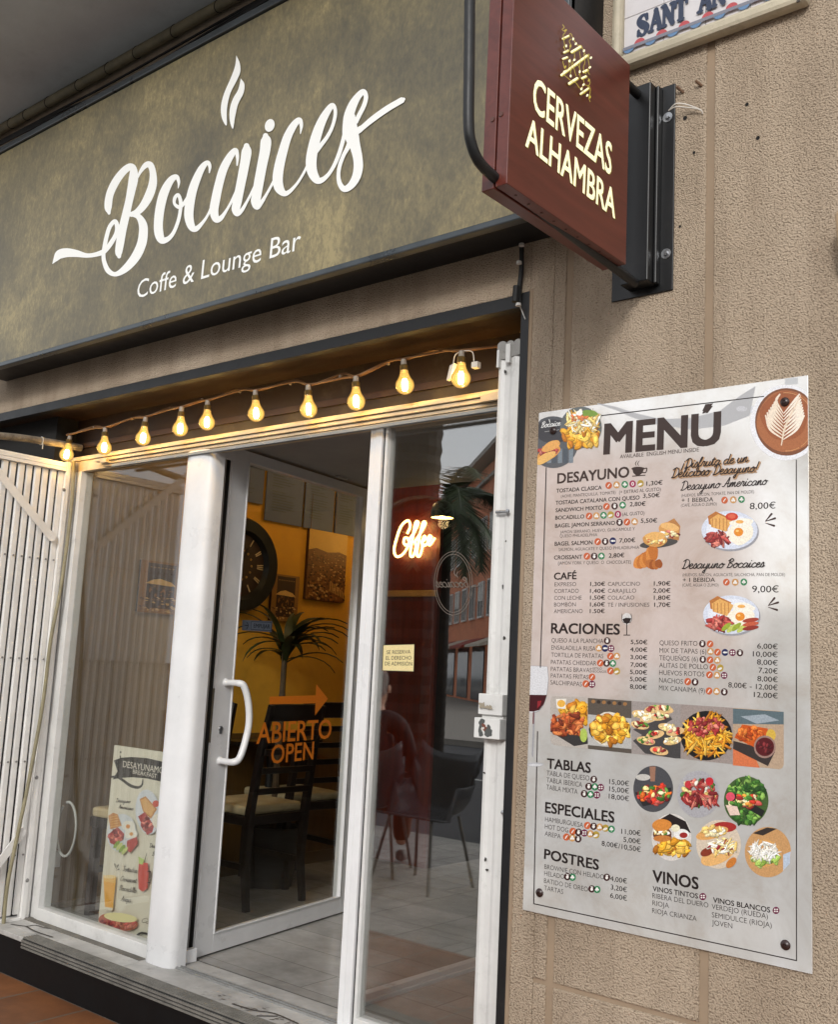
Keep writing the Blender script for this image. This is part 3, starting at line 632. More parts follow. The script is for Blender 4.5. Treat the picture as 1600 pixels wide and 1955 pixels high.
# clear plastic strap left on the wall
sp = thing('plastic_strap', 'clear plastic strap end screwed to the stucco beside the black sign plate', 'strap', tuple(onY((1300, 210), -.01)))
mb = MB(); 
for dz in (0, .009): mb.tube([Vector(q) for q in spline([tuple(onY((1277, 212), -.03)), tuple(onY((1290, 205), -.035) + Vector((0, 0, dz))), tuple(onY((1310, 206), -.02) + Vector((0, 0, dz))), tuple(onY((1336, 210), -.012)), tuple(onY((1342, 218), -.004))], 5)], .002, 6)
mb.build('strap', M('milky_plastic', lin(205, 198, 188), .35, vs=30), sp, smooth=True)
mb = MB()
for p, q in (((1292, 166), (1305, 178)), ((1328, 155), (1340, 165))): mb.tube([onY(p, -.02), onY(q, .0)], .004, 8)
mb.build('stub', M('brown_plug', lin(120, 92, 70), .7), sp)
# lamp or detector at the right edge
wl = thing('wall_canister', 'beige cylindrical fitting with a dark opening on the stucco beyond the drill holes', 'fitting', tuple(onY((1600, 440), -.05)))
c = onY((1626, 440), -.06); mb = MB(); mb.lathe(c, [(.0, .05), (.03, .048), (.034, .04), (.034, -.05), (.031, -.053), (.03, -.045)], 20, (.0, -.25, 1)); mb.box(c + Vector((-.012, .02, -.02)), c + Vector((.012, .06, .02))); mb.build('body', M('beige_plastic', lin(196, 172, 142), .45, vs=10), wl, smooth=True)
mb = MB(); mb.lathe(c, [(.03, -.049), (.0, -.047)], 20, (0, -.25, 1)); mb.build('opening', rubber_m, wl)
# ------------------------------------------------------------------ fascia sign
sg = thing('fascia_sign', 'wide olive mottled fascia sign with white brush script over the doorway', 'sign', (-3.1, -.1, 2.65))
YS = -.19; SX0, SX1, SZ0, SZ1 = -4.79, -1.46, 2.646, 3.80
trim_m = M('dark_grey_trim', lin(72, 78, 82), .3, metal=.3, vs=5., var=.2, dirt=.1)
mb = MB(); mb.box((SX0, YS + .01, SZ0 + .02), (SX1, -.001, SZ1 - .02)); mb.build('sign_box', black_m, sg)
mb = MB(); mb.box((SX0, YS - .004, SZ0), (SX1, YS + .03, SZ0 + .022)); mb.box((SX0, YS - .012, SZ1 - .03), (SX1, YS + .03, SZ1)); mb.box((SX0, YS - .004, SZ0 + .022), (SX0 + .02, YS + .03, SZ1 - .03)); mb.box((SX1 - .02, YS - .004, SZ0 + .022), (SX1, YS + .03, SZ1 - .03))
mb.build('sign_frame', trim_m, sg, bevel=.004)
mb = MB(); mb.box((SX0 + .02, YS, SZ0 + .022), (SX1 - .02, YS + .01, SZ1 - .034)); mb.build('sign_panel', mat_signpanel(), sg)
white = lin(236, 236, 232)
S1 = lambda x, y: (90 + x / 5.3333, 280 + y / 5.3333)
S2 = lambda x, y: (340 + x / 5.7143, 220 + y / 5.7143)
S3 = lambda x, y: (520 + x / 5.7143, 150 + y / 5.7143)
ar = Art(lambda p: onY(p, YS), (0, -1, 0), .0008, .000006)
def stroke(T, sc, pts): ar.line([(*T(x, y), w / sc) for x, y, w in pts], 1, white, k=7)
stroke(S1, 5.333, [(632,682,30),(622,620,74),(640,490,78),(700,360,80),(780,255,74),(845,210,70),(880,235,72),(880,330,96),(862,430,88),(835,560,78),(803,700,82),(768,850,84),(745,980,84),(730,1080,72),(735,1122,40)])
stroke(S1, 5.333, [(918,330,16),(955,255,34),(1005,195,56),(1050,190,64),(1078,265,66),(1078,380,84),(1040,500,90),(985,600,80),(920,670,66),(860,695,50)])
stroke(S1, 5.333, [(860,690,44),(930,715,58),(975,790,84),(982,880,92),(962,1000,96),(900,1130,94),(800,1245,74),(700,1302,46),(625,1268,52),(585,1180,44),(576,1100,40),(588,1020,44),(608,920,42),(640,820,42),(690,764,42),(714,805,46),(712,865,42),(692,920,44),(650,990,48),(605,1050,46),(560,1082,52),(480,1106,44),(400,1112,46),(300,1092,72),(200,1084,92),(130,1102,92),(90,1150,50),(58,1195,6)])
stroke(S1, 5.333, [(1337,428,8),(1343,365,30),(1318,312,48),(1260,350,72),(1195,470,92),(1155,620,94),(1136,780,92),(1142,890,92),(1172,955,76),(1232,945,50),(1290,880,38),(1338,760,36),(1360,650,36),(1362,560,38),(1338,496,34),(1305,525,36),(1300,585,30),(1345,620,40),(1390,590,36),(1450,500,38),(1500,400,40)])
stroke(S2, 5.714, [(345,632,14),(350,565,36),(325,522,46),(268,575,70),(210,690,88),(160,830,98),(130,980,102),(122,1110,100),(148,1215,84),(195,1246,62),(262,1188,38),(322,1105,28),(370,1000,28),(430,820,30)])
stroke(S2, 5.714, [(648,552,16),(652,465,36),(632,388,50),(575,450,78),(500,590,92),(452,750,94),(415,920,98),(396,1050,96),(420,1138,78),(470,1128,54),(525,1055,32),(580,960,28),(640,830,28)])
stroke(S2, 5.714, [(752,342,62),(752,400,108),(738,500,106),(712,640,102),(680,800,98),(650,950,98),(634,1035,90),(652,1082,56),(700,1042,42),(752,955,30),(800,865,28),(860,740,28)])
stroke(S2, 5.714, [(960,232,60),(964,285,114),(952,400,114),(924,540,108),(890,720,106),(862,880,104),(850,950,100),(868,1005,66),(920,948,44),(972,865,30),(1040,740,28),(1110,590,28)])
stroke(S2, 5.714, [(1340,210,8),(1350,120,38),(1328,58,54),(1265,120,78),(1198,245,92),(1150,400,100),(1110,560,108),(1092,700,112),(1108,800,104),(1160,858,68),(1212,846,46),(1282,778,32),(1342,695,28),(1400,590,28),(1470,440,28)])
stroke(S3, 5.714, [(470,835,30),(530,742,46),(600,650,40),(655,545,38),(688,430,38),(690,345,40),(658,302,56),(600,375,78),(540,485,96),(490,620,110),(452,760,114),(430,900,118),(440,1020,112),(488,1108,88),(542,1116,60),(612,1060,42),(672,970,40),(722,860,44),(762,740,44),(800,590,44)])
stroke(S3, 5.714, [(790,640,40),(806,540,70),(838,420,104),(882,300,96),(940,205,74),(1000,152,58),(1028,212,48),(1005,305,48),(955,405,48),(918,480,50)])
stroke(S3, 5.714, [(860,430,110),(862,560,150),(880,660,150),(912,760,116),(938,870,104),(944,980,102),(918,1090,92),(858,1180,76),(790,1212,66),(742,1152,52),(728,1060,42),(742,960,42),(782,850,42),(825,770,48),(860,690,60)])
stroke(S3, 5.714, [(910,610,50),(960,565,66),(1000,535,56),(1100,452,64),(1250,345,66),(1380,268,64),(1425,243,62),(1440,235,36)])
ar.ell(*S2(1007, 120), 52 / 5.714, 71 / 5.714, white, rot=.3)
for P in ([(905,215),(918,245),(920,278),(906,312),(882,360),(869,420),(868,482),(850,455),(846,410),(858,360),(884,300),(900,255)], [(922,303),(936,325),(932,360),(912,400),(900,450),(892,495),(880,465),(880,420),(892,380),(912,345)]):
    ar.shape([tuple(p[:2]) for p in spline([(x / 2, y / 2) for x, y in P + P[:1]], 4)[:-1]], white)
ar.build('script_logo', mat_print('white_vinyl', .45, 0, .12), sg, ink=True)
ar = Art(lambda p: onY(p, YS), (0, -1, 0), .0012)
ar.text('Coffe & Lounge Bar', (261, 571), (573, 477), 33, white, 0., .02); ar.build('sign_lettering', mat_print('white_vinyl_small', .45, 0, .12), sg, ink=True)

# ------------------------------------------------------------------ projecting beer sign
bs = thing('projecting_sign', 'reddish brown square sign with glowing cream capitals projecting from a black wall plate', 'sign', (-1.31, -.2, 2.44))
maroon = mat_wood('maroon_varnished_board', lin(80, 34, 26), lin(104, 48, 38), 'Y', .3, 2.2)
b0, b1 = onX((968, 340), -1.275), onX((1195, 515), -1.275); zt = onX((1195, 117), -1.275).z; zb = (b0.z + b1.z) / 2
mb = MB(); mb.box((-1.306, b0.y, zb), (-1.275, b1.y, zt)); mb.box((-1.345, b0.y, zb - .002), (-1.311, b1.y, zt)); mb.build('board', maroon, bs, bevel=.0015)
mb = MB()
bsm = M('brown_screw', lin(96, 62, 54), .4, metal=.3)
each('screw', bsm, bs, ((-1.322, -.005), (-1.298, .0)), lambda mb, q: mb.lathe(Vector((q[0], b0.y, onX((950, 215), -1.30).z + q[1])), [(.0065, 0), (.006, .002), (0, .002)], 14, (0, -1, 0)))
each('screw', bsm, bs, range(9), lambda mb, k: mb.lathe(Vector((-1.292, b0.y + .06 + k * .055, zb)), [(.004, 0), (.003, .002), (0, .002)], 8, (0, 0, -1)))
mb = MB()
mb = MB(); XT = -1.3085
mb.tube([Vector(q) for q in spline([tuple(onX(p, XT)) for p in ((897, -160), (897, 0), (896, 130), (895, 235), (900, 275), (915, 310), (945, 340), (985, 371), (1100, 457), (1213, 541))], 6)], .0125, 14)
q = onX((1232, 195), XT); mb.tube([(XT, -.05, q.z), (XT, b1.y - .01, q.z)], .0125, 12); mb.build('frame_tube', black_m, bs, smooth=True)
pr, pl_ = onY((1290, 160), -.004), onY((1168, 578), -.004)
mb = MB(); mb.box((pl_.x, -.006, pl_.z), (pr.x, -.0005, pr.z)); mb.build('wall_plate', black_plate, bs, bevel=.0015)
mb = MB(); mb.box((-1.352, -.06, pl_.z + .02), (-1.268, -.006, pr.z - .005)); mb.box((-1.268, -.03, pl_.z + .02), (-1.258, -.006, pr.z - .005)); mb.build('plate_channel', black_plate, bs, bevel=.003)
for p in ((1275, 225), (1272, 485)):
    mb = MB(); c = onY(p, -.006); mb.lathe(c, [(.0145, 0), (.0145, .002), (.006, .0025)], 20, (0, -1, 0)); mb.lathe(c + Vector((0, -.002, 0)), [(.0075, 0), (.0075, .006), (0, .0065)], 6, (0, -1, 0)); mb.build('bolt', steel_m, bs)
S4 = lambda x, y: (980 + x / 4.886, 30 + y / 4.886)
gl = mat_print('glowing_letters', .4); nt = gl.node_tree; pb = nt.nodes['Principled BSDF']
nt.links.new(nt.nodes['Attribute'].outputs[0], pb.inputs['Emission Color']); pb.inputs['Emission Strength'].default_value = .38
ar = Art(lambda p: onX(S4(*p), -1.275), (1, 0, 0), .0008, .00004)
ye, crm = lin(176, 160, 62), lin(252, 248, 205)
dark = lin(70, 42, 20)
def both(fn):
    fn(7, 4, ye, 1.0); fn(3.5, 2, dark, .6); fn(0, 0, crm, .25)
def caps(dx, dy, c, w):
    ar.text('CERVEZAS', (176 + dx, 880 + dy), (905 + dx, 1492 + dy), 325, c, .012 + .004 * w); ar.text('ALHAMBRA', (108 + dx, 1218 + dy), (940 + dx, 1895 + dy), 290, c, .012 + .004 * w)
both(caps)
for a, b, w in (((440,560),(680,378),26),((535,345),(615,297),28),((450,222),(505,195),20),((462,350),(500,332),22),((450,410),(490,395),20),((508,640),(582,592),30),((640,532),(676,515),24),((626,592),(662,574),24),((612,738),(684,686),22)):
    ar.line([(a[0] + 5, a[1] + 4), (b[0] + 5, b[1] + 4)], w, ye, 1); ar.line([a, b], w * .72, crm, 1)
for P in ([(445,95),(460,120),(440,140),(470,165),(450,190),(455,240),(462,290),(450,310)], [(500,190),(520,180),(545,235),(580,285),(615,290),(632,330),(660,380),(690,370),(680,420),(690,480),(672,520),(690,560)], [(450,300),(470,340),(500,330),(515,290),(500,250),(520,230)], [(440,440),(455,500),(480,520),(500,480),(490,430)], [(440,560),(480,590),(515,620),(560,640),(600,690),(640,660),(690,680),(690,740),(680,780),(692,815)], [(540,340),(545,400),(530,450),(545,530),(560,580)], [(590,350),(600,420),(590,500),(598,600)], [(630,370),(640,450),(625,500),(650,560)], [(620,600),(630,650),(610,700),(640,740)], [(670,600),(686,640),(660,690)], [(500,420),(512,480),(500,560)], [(565,470),(590,520),(580,570)]):
    ar.line(P, 5, ye)
for x, y in ((455,155),(440,235),(525,235),(550,280),(460,300),(500,300),(535,430),(490,440),(450,495),(440,540),(625,345),(690,410),(680,500),(585,540),(500,580),(620,660),(670,620),(655,760),(680,775),(600,700)): ar.ell(x, y, 9, 14, crm if rnd.random() < .5 else ye, rot=rnd.random())
ar.build('sign_lettering', gl, bs, ink=True)

# ------------------------------------------------------------------ street name sign
ss = thing('street_sign', 'tiled street name sign in a cream moulded frame with a red and blue wave border', 'street sign', (-1.12, -.01, 3.1))
YT = -.018
f0, f1 = onY((1172, 138), YT), onY((1545, 15), YT); zb = .5 * (f0.z + f1.z); t0 = onY((1190, 114), YT)
zt_ = zb + .42; w_ = t0.x - f0.x; hB = t0.z - zb
mb = MB(); frame_m = M('cream_stone_frame', lin(182, 172, 150), .6, vs=7., var=.15, bump=.6, bs=30, dirt=.35)
mb.box((f0.x, -.042, zb), (f1.x, 0, zb + hB)); mb.box((f0.x, -.042, zb + hB), (f0.x + w_, 0, zt_)); mb.box((f1.x - w_, -.042, zb + hB), (f1.x, 0, zt_)); mb.box((f0.x, -.042, zt_), (f1.x, 0, zt_ + .03)); mb.build('frame', frame_m, ss, bevel=.012)
mb = MB(); nt_ = 4; xa, xb = f0.x + w_, f1.x - w_; tw = (xb - xa) / nt_
tile_m = M('glazed_white_tile', lin(205, 200, 200), .18, vs=4., var=.1, dirt=.12, coat=.4)
for i in range(nt_):
    for j in range(3): mb.box((xa + i * tw + .0008, YT, zb + hB + j * tw + .0008), (xa + (i + 1) * tw - .0008, -.004, zb + hB + (j + 1) * tw - .0008))
mb.build('tile', tile_m, ss, bevel=.001)
q0 = onY((1217, 72), YT); H = onY((1217, 34), YT).z - q0.z; q1 = onY((1312, 41), YT)
ar = Art(lambda p: Vector((p[0], YT, p[1])), (0, -1, 0), .0006, .00005)
navy = lin(40, 50, 74); LW = (q1.x - q0.x) / 3.75
def serif(ch, x, z):
    P = lambda u, v: (x + u * LW, z + v * H); t, T = .0055, .0155
    sr = lambda u, v, l=.5: ar.line([P(u - l / 2, v), P(u + l / 2, v)], .007, navy, 1)
    if ch == 'S': ar.line([(*P(.72, .78), .008), (*P(.55, .97), .009), (*P(.25, .92), .014), (*P(.14, .72), .019), (*P(.4, .52), .024), (*P(.7, .32), .021), (*P(.62, .08), .013), (*P(.35, .0), .009), (*P(.1, .18), .008)], 1, navy); ar.line([P(.74, .68), P(.72, .98)], .007, navy, 1); ar.line([P(.08, .02), P(.1, .3)], .007, navy, 1)
    if ch == 'A': ar.line([P(.1, .02), P(.46, .98)], t, navy, 1); ar.line([P(.8, .02), P(.47, .98)], T, navy, 1); ar.line([P(.28, .36), P(.66, .36)], .008, navy, 1); sr(.1, .01, .34); sr(.82, .01, .4)
    if ch == 'N': ar.line([P(.14, .02), P(.14, .98)], t, navy, 1); ar.line([P(.17, .98), P(.78, .02)], T, navy, 1); ar.line([P(.78, .02), P(.78, .98)], t, navy, 1); sr(.14, .01, .34); sr(.1, .99, .3); sr(.78, .99, .34)
    if ch == 'T': ar.line([P(.45, .02), P(.45, .97)], T, navy, 1); ar.line([P(.05, .97), P(.85, .97)], .009, navy, 1); ar.line([P(.06, .97), P(.03, .72)], .008, navy, 1); ar.line([P(.84, .97), P(.87, .72)], .008, navy, 1); sr(.45, .01, .42)
for i, ch in enumerate('SANT'): serif(ch, q0.x + i * .96 * LW, q0.z)
qa = onY((1335, 24), YT)
for i, ch in enumerate('AN'): serif(ch, qa.x + i * .98 * LW, q0.z)
zr = onY((1222, 92), YT).z + .009; R = .0178
x = xa + .003; k = 0
while x + 2 * R < xb:
    up = k % 2; col = lin(178, 72, 76) if up else lin(92, 124, 160)
    n0, n1 = (0, math.pi) if up else (math.pi, 2 * math.pi)
    ar.shape([(x + R + R * math.cos(a), zr + (0 if up else .0) + .017 * math.sin(a)) for a in np.linspace(n0, n1, 16)], col); x += 2 * R - .001; k += 1
ar.line([(xa + .002, zr - .001), (xb - .002, zr - .001)], .0012, lin(120, 120, 130), 1)
ar.build('tile_lettering', mat_print('tile_glaze_print', .25), ss, ink=True)
mb = MB(); mb.lathe(onY((1524, 3), -.042), [(.005, 0), (.004, .002), (0, .002)], 10, (0, -1, 0)); mb.build('screw', M('dark_screw', lin(70, 66, 60), .4, metal=.6), ss)

# ------------------------------------------------------------------ menu board
mn = thing('menu_board', 'tall grey white printed menu board with food photos screwed to the stucco wall', 'menu board', (-1.25, 0, .7))
YM = -.008
c_ = [onY(p, YM) for p in ((1027, 786), (1546, 719), (1547, 1858), (1000, 1737))]
mx0, mx1 = (c_[0].x + c_[3].x) / 2, (c_[1].x + c_[2].x) / 2; mz1, mz0 = (c_[0].z + c_[1].z) / 2, (c_[2].z + c_[3].z) / 2
def mat_board():
    m, nt, b = newmat('menu_board_print'); L = nt.links.new; co = coords(nt)
    n = N(nt, 'ShaderNodeTexNoise', Scale=5., Detail=9., Roughness=.7, Distortion=.5); L(co, n.inputs[0])
    r = ramp(nt, n.outputs[0], [(.3, lin(206, 198, 188)), (.48, lin(222, 219, 214)), (.7, lin(236, 235, 234))]); L(r.outputs[0], b.inputs['Base Color'])
    b.inputs['Roughness'].default_value = .11; b.inputs['Metallic'].default_value = .45; b.inputs['Specular IOR Level'].default_value = .6; b.inputs['Coat Weight'].default_value = .25; b.inputs['Coat Roughness'].default_value = .2; return m
mb = MB(); mb.box((mx0, YM, mz0), (mx1, -.002, mz1)); mb.build('board', mat_board(), mn, bevel=.0008)
ar = Art(lambda p: onY(p, YM), (0, -1, 0), .0003, .000004)
K = lin(30, 20, 18); BR = lin(52, 36, 30); G = lin(58, 52, 50)
def t7(s, x0, y0, x1, y1, h, c=K, w=0., dy=0): ar.reset().text(s, A7(x0, y0), A7(x1, y1), h / 2.6667, c, w)
def t8(s, x0, y0, x1, y1, h, c=K, w=0.): ar.reset().text(s, A8(x0, y0), A8(x1, y1), h / 2.5806, c, w)
B_, T_ = .022, -.004
def lim(p): return (min(max(p[0], 1001), 1547), p[1])
# soft grey waves and frame line
wv = lin(172, 172, 174)
top = [A7(x, y) for x, y in ((375, 186), (470, 205), (560, 235), (700, 268), (850, 262), (1000, 225), (1100, 150), (1180, 100))]; bot = [A7(x, y) for x, y in ((1150, 250), (1020, 300), (860, 320), (700, 300), (560, 262), (470, 222), (375, 190))]
ar.shape(top + bot, wv)
ar.shape([A7(*p) for p in ((1330, 62), (1395, 56), (1395, 90), (1330, 92))], lin(186, 188, 190))
LN = .0
def rule(a, b, w=3.2): ar.line([a, b], w, K, 1)
rule(A7(395, 250), A7(1222, 152), 2.0); rule(A7(1388, 476), A8(1396, 1427), 1.9); rule(A8(1396, 1427), A8(101, 1147), 2.0); rule(A8(101, 1147), A8(120, 300), 1.9); rule(A7(85, 1530), A7(115, 515), 1.9)
# headings and lines of the menu
t7('MENÚ', 412, 443, 995, 392, 146, BR, .034); t7('AVAILABLE  ENGLISH MENU INSIDE', 490, 468, 892, 432, 19, BR, .006)
t7('DESAYUNO', 172, 595, 536, 562, 50, BR, B_)
for s, x0, y0, x1, y1, h, w in (('TOSTADA CLASICA',166,642,397,625,19,.014),('1,30€',625,606,707,600,21,.01),('(AOVE, MANTEQUILLA, TOMATE)',190,668,468,648,15,T_),('(+ EXTRAS AL GUSTO)',486,648,698,632,17,0),('TOSTADA CATALANA CON QUESO',163,703,590,676,19,.014),('3,50€',607,668,692,664,21,.01),
    ('SANDWICH MIXTO',163,741,400,727,19,.014),('2,80€',540,711,620,708,21,.01),('BOCADILLO',161,779,308,772,19,.014),('(AL GUSTO)',503,760,615,753,17,0),('BAGEL JAMON SERRANO',160,820,465,805,19,.014),('5,50€',596,795,679,793,21,.01),('JAMÓN SERRANO, HUEVO, GUACAMOLE Y',186,850,566,833,15,T_),('QUESO PHILADELPHIA',184,870,375,863,15,T_),
    ('BAGEL SALMON',158,912,350,905,20,.014),('7,00€',487,896,568,893,21,.01),('SALMÓN, AGUACATE Y QUESO PHILADELPHIA',178,939,588,927,15,T_),('CROISSANT',155,982,297,978,20,.014),('2,80€',433,972,512,970,21,.01),('(JAMÓN YORK Y QUESO  O  CHOCOLATE)',174,1008,547,1002,16,T_),('CAFÉ',155,1084,268,1081,34,B_),
    ('EXPRESO',157,1118,267,1117,20,T_),('CORTADO',156,1152,280,1151,20,T_),('CON LECHE',155,1187,295,1186,20,T_),('BOMBÓN',155,1221,265,1220,20,T_),('AMERICANO',154,1255,300,1254,20,T_),('1,30€',339,1116,414,1116,20,.01),('1,40€',338,1151,414,1151,20,.01),('1,50€',338,1185,414,1185,20,.01),('1,60€',338,1220,413,1220,20,.01),('1.50€',337,1254,412,1254,20,.01),
    ('CAPUCCINO',429,1116,592,1115,20,T_),('CARAJILLO',429,1151,573,1150,20,T_),('COLACAO',428,1186,563,1185,20,T_),('TÉ / INFUSIONES',427,1222,640,1222,20,T_),('1,90€',663,1114,747,1114,21,.01),('2,00€',659,1150,747,1150,21,.01),('1,80€',663,1186,747,1186,21,.01),('1,70€',665,1222,747,1222,21,.01),
    ('(HUEVOS, BACON, TOMATE, PAN DE MOLDE)',803,664,1173,644,15,T_),('+ 1 BEBIDA',804,691,965,686,21,.006),('(CAFÉ, AGUA O ZUMO)',801,714,983,706,15,T_),('8,00€',1151,726,1282,722,32,.006),('(HUEVOS, BACON, AGUACATE, SALCHICHA, PAN DE MOLDE)',809,1067,1331,1066,15,T_),('+ 1 BEBIDA',810,1096,974,1095,21,.006),('(CAFÉ, AGUA O ZUMO)',808,1119,992,1119,15,T_),('9,00€',1163,1148,1298,1149,33,.006),
    ('RACIONES',140,1356,488,1363,50,B_),('QUESO A LA PLANCHA',142,1403,406,1408,22,T_),('ENSALADILLA RUSA',141,1440,366,1446,22,T_),('TORTILLA DE PATATAS',140,1477,406,1484,22,T_),('PATATAS CHEDDAR',139,1514,370,1521,22,T_),('PATATAS BRAVAS',138,1549,347,1556,22,T_),('ESTILO',352,1541,398,1542,11,0),('BOCAICES',352,1556,422,1558,11,0),('PATATAS FRITAS',138,1583,330,1591,22,T_),
    ('5,50€',545,1411,629,1413,21,.01),('4,00€',542,1449,629,1452,21,.01),('3,00€',543,1488,629,1491,21,.01),('7,00€',544,1526,628,1530,21,.01),('5,00€',541,1563,628,1567,21,.01),
    ('QUESO FRITO',692,1417,885,1421,24,T_),('MIX DE TAPAS (6)',691,1455,930,1462,24,T_),('TEQUEÑOS (6)',690,1493,887,1500,24,T_),('ALITAS DE POLLO',690,1530,938,1540,24,T_),('HUEVOS ROTOS',690,1568,920,1577,24,T_),('6,00€',1189,1434,1293,1438,26,.006),('10,00€',1167,1474,1293,1479,26,.006),('8,00€',1188,1515,1293,1521,26,.006),('7,20€',1196,1557,1293,1563,26,.006)):
    t7(s, x0, y0, x1, y1, h, K if w >= 0 else G, w)
for s, x0, y0, x1, y1, h, w in (('SALCHIPAPAS',183,68,338,78,22,T_),('5,00€',575,51,657,55,21,.01),('8,00€',575,88,658,93,21,.01),('NACHOS',719,58,836,66,24,T_),('MIX CANAIMA (9)',718,96,944,111,24,T_),('8,00€',1203,51,1303,57,25,.006),('8,00€ - 12,00€',1060,82,1303,97,25,.006),('12,00€',1186,130,1303,137,25,.006),
    ('TABLAS',167,480,381,503,48,B_),('TABLA DE QUESO',165,515,375,542,24,T_),('TABLA IBERICA',164,549,340,574,24,T_),('TABLA MIXTA',163,584,317,608,24,T_),('15,00€',473,557,570,569,24,.006),('15,00€',473,593,570,605,24,.006),('18,00€',471,629,570,643,24,.006),
    ('ESPECIALES',158,697,497,748,50,B_),('HAMBURGUESA',157,741,345,772,23,T_),('HOT DOG',156,777,271,797,23,T_),('AREPA',155,812,234,828,23,T_),('11,00€',533,802,628,813,24,.006),('5,00€',543,842,628,854,24,.006),('8,00€/10,50€',436,861,628,893,24,.006),
    ('POSTRES',153,925,420,981,48,B_),('BROWNIE CON HELADO',154,975,448,1028,23,T_),('HELADO',153,1008,252,1026,23,T_),('BATIDO DE OREO',152,1044,368,1088,23,T_),('TARTAS',152,1079,246,1100,23,T_),('4,00€',478,1034,560,1048,24,.006),('3,20€',481,1076,560,1091,24,.006),('6,00€',478,1117,560,1133,24,.006),
    ('VINOS',688,1038,912,1076,56,B_),('VINOS TINTOS',688,1084,910,1122,24,.014),('RIBERA DEL DUERO',686,1118,962,1167,24,T_),('RIOJA',686,1154,768,1169,24,T_),('RIOJA CRIANZA',685,1192,904,1233,24,T_),('VINOS BLANCOS',985,1140,1266,1191,25,.014),('VERDEJO (RUEDA)',978,1172,1255,1222,25,T_),('SEMIDULCE (RIOJA)',979,1213,1274,1266,25,T_),('JOVEN',979,1251,1080,1269,25,T_)):
    t8(s, x0, y0, x1, y1, h, K if w >= 0 else G, w)
tan = lin(190, 150, 112)
def s7(t, p0, p1, xh, w, c=K): script(ar, t, A7(*p0), A7(*p1), xh / 2.6667, w / 2.6667, c)
ar.reset()
for dx, w, c in ((2.5, 9.5, tan), (0, 4.6, K)):
    s7('¡Disfruta de un', (805 + dx, 520 + dx), (1140 + dx, 484 + dx), 24, w, c); s7('Delicioso Desayuno!', (752 + dx, 566 + dx), (1190 + dx, 534 + dx), 24, w, c)
ar.reset(); s7('Desayuno Americano', (797, 630), (1236, 600), 23, 4.6); s7('Desayuno Bocaices', (805, 1028), (1222, 1020), 23, 4.6)
ar.build('menu_lettering', mat_print('menu_ink', .35, .15, .2), mn, ink=True)

# pictures printed on the board
def fb(p):
    q = onY(p, YM); q.x = min(max(q.x, mx0 + .0004), mx1 - .0004); q.z = min(max(q.z, mz0), mz1); return q
photo_ink = mat_print('menu_photo_ink', .35, .15); pic_name = 'allergen_icons'
ar = Art(fb, (0, -1, 0), .0003, .000003)
def newpic(name):
    global ar, pic_name
    if ar.v: ar.build(pic_name, photo_ink, mn, ink=True)
    pic_name = name; ar = Art(fb, (0, -1, 0), .0003, .000003)
def U7(x, y): return A7(x, y)
IC = dict(r=lin(190, 92, 52), n=lin(190, 140, 82), g=lin(42, 122, 78), m=lin(150, 40, 80), k=lin(58, 26, 26), b=lin(24, 34, 82), p=lin(104, 34, 66), o=lin(170, 142, 58))
wht = lin(225, 222, 216)
def icons(T, sc, spec):
    for ch, x, y in spec:
        cx, cy = T(x, y); r = 17 / sc; ar.reset()
        ar.ell(cx, cy, r, r * 1.06, IC[ch], n=20)
        if ch == 'r': ar.ell(cx, cy, r * .22, r * .65, wht, rot=.6, n=10); ar.ell(cx + r * .15, cy + r * .1, r * .1, r * .6, IC['r'], rot=.6, n=8)
        elif ch == 'n': [ar.ell(cx + r * a, cy + r * b, r * .34, r * .34, wht, n=10) for a, b in ((-.3, .2), (.3, .2), (0, -.3))]
        elif ch == 'g': [ar.ell(cx + r * a, cy + r * b, r * .3, r * .3, wht, n=10) for a, b in ((-.3, .05), (.3, .05), (0, -.35))]; ar.line([(cx, cy), (cx, cy + r * .6)], r * .16, wht, 1)
        elif ch == 'm': ar.ell(cx, cy, r * .42, r * .62, wht, n=10); ar.ell(cx, cy, r * .16, r * .4, IC['m'], n=8)
        elif ch == 'k': ar.ell(cx, cy + r * .1, r * .42, r * .5, wht, n=10); ar.line([(cx - r * .2, cy - r * .6), (cx + r * .3, cy - r * .5)], r * .25, wht, 1)
        elif ch == 'b': ar.ell(cx - r * .08, cy, r * .55, r * .3, wht, n=10); ar.shape([(cx + r * .3, cy), (cx + r * .75, cy - r * .35), (cx + r * .75, cy + r * .35)], wht)
        elif ch == 'p': [ar.ell(cx + r * a, cy + r * b, r * .26, r * .22, wht, n=9) for a, b in ((-.35, -.3), (.35, -.3), (-.35, .3), (.35, .3))]
        else: ar.ell(cx - r * .1, cy + r * .25, r * .7, r * .35, wht, rot=-.4, n=10)
icons(A7, 2.667, [('r',433,605),('n',473,602),('g',515,600),('m',555,597),('o',595,595),('r',422,712),('k',463,710),('g',504,705),('r',333,761),('n',370,759),('g',407,757),('o',443,754),('m',480,752),('k',488,793),('r',526,791),('n',565,789),('r',377,891),('k',415,890),('b',454,887),('r',322,965),('k',359,965),('g',396,964),
  ('r',1023,680),('n',1067,678),('g',1109,676),('r',1032,1097),('n',1077,1097),('g',1121,1096),('k',425,1395),('n',383,1432),('b',414,1433),('p',445,1434),('r',442,1473),('n',474,1473),('r',390,1508),('k',422,1509),('g',454,1510),('r',442,1548),('o',474,1549),('r',348,1579),('k',910,1410),('r',949,1411),('n',951,1449),('r',987,1453),('b',1025,1454),('p',1063,1455),('k',1101,1456),('k',912,1490),('r',949,1492),('n',986,1494),('r',963,1530),('o',1001,1533),('r',946,1568),('n',984,1570),('p',1021,1571)])
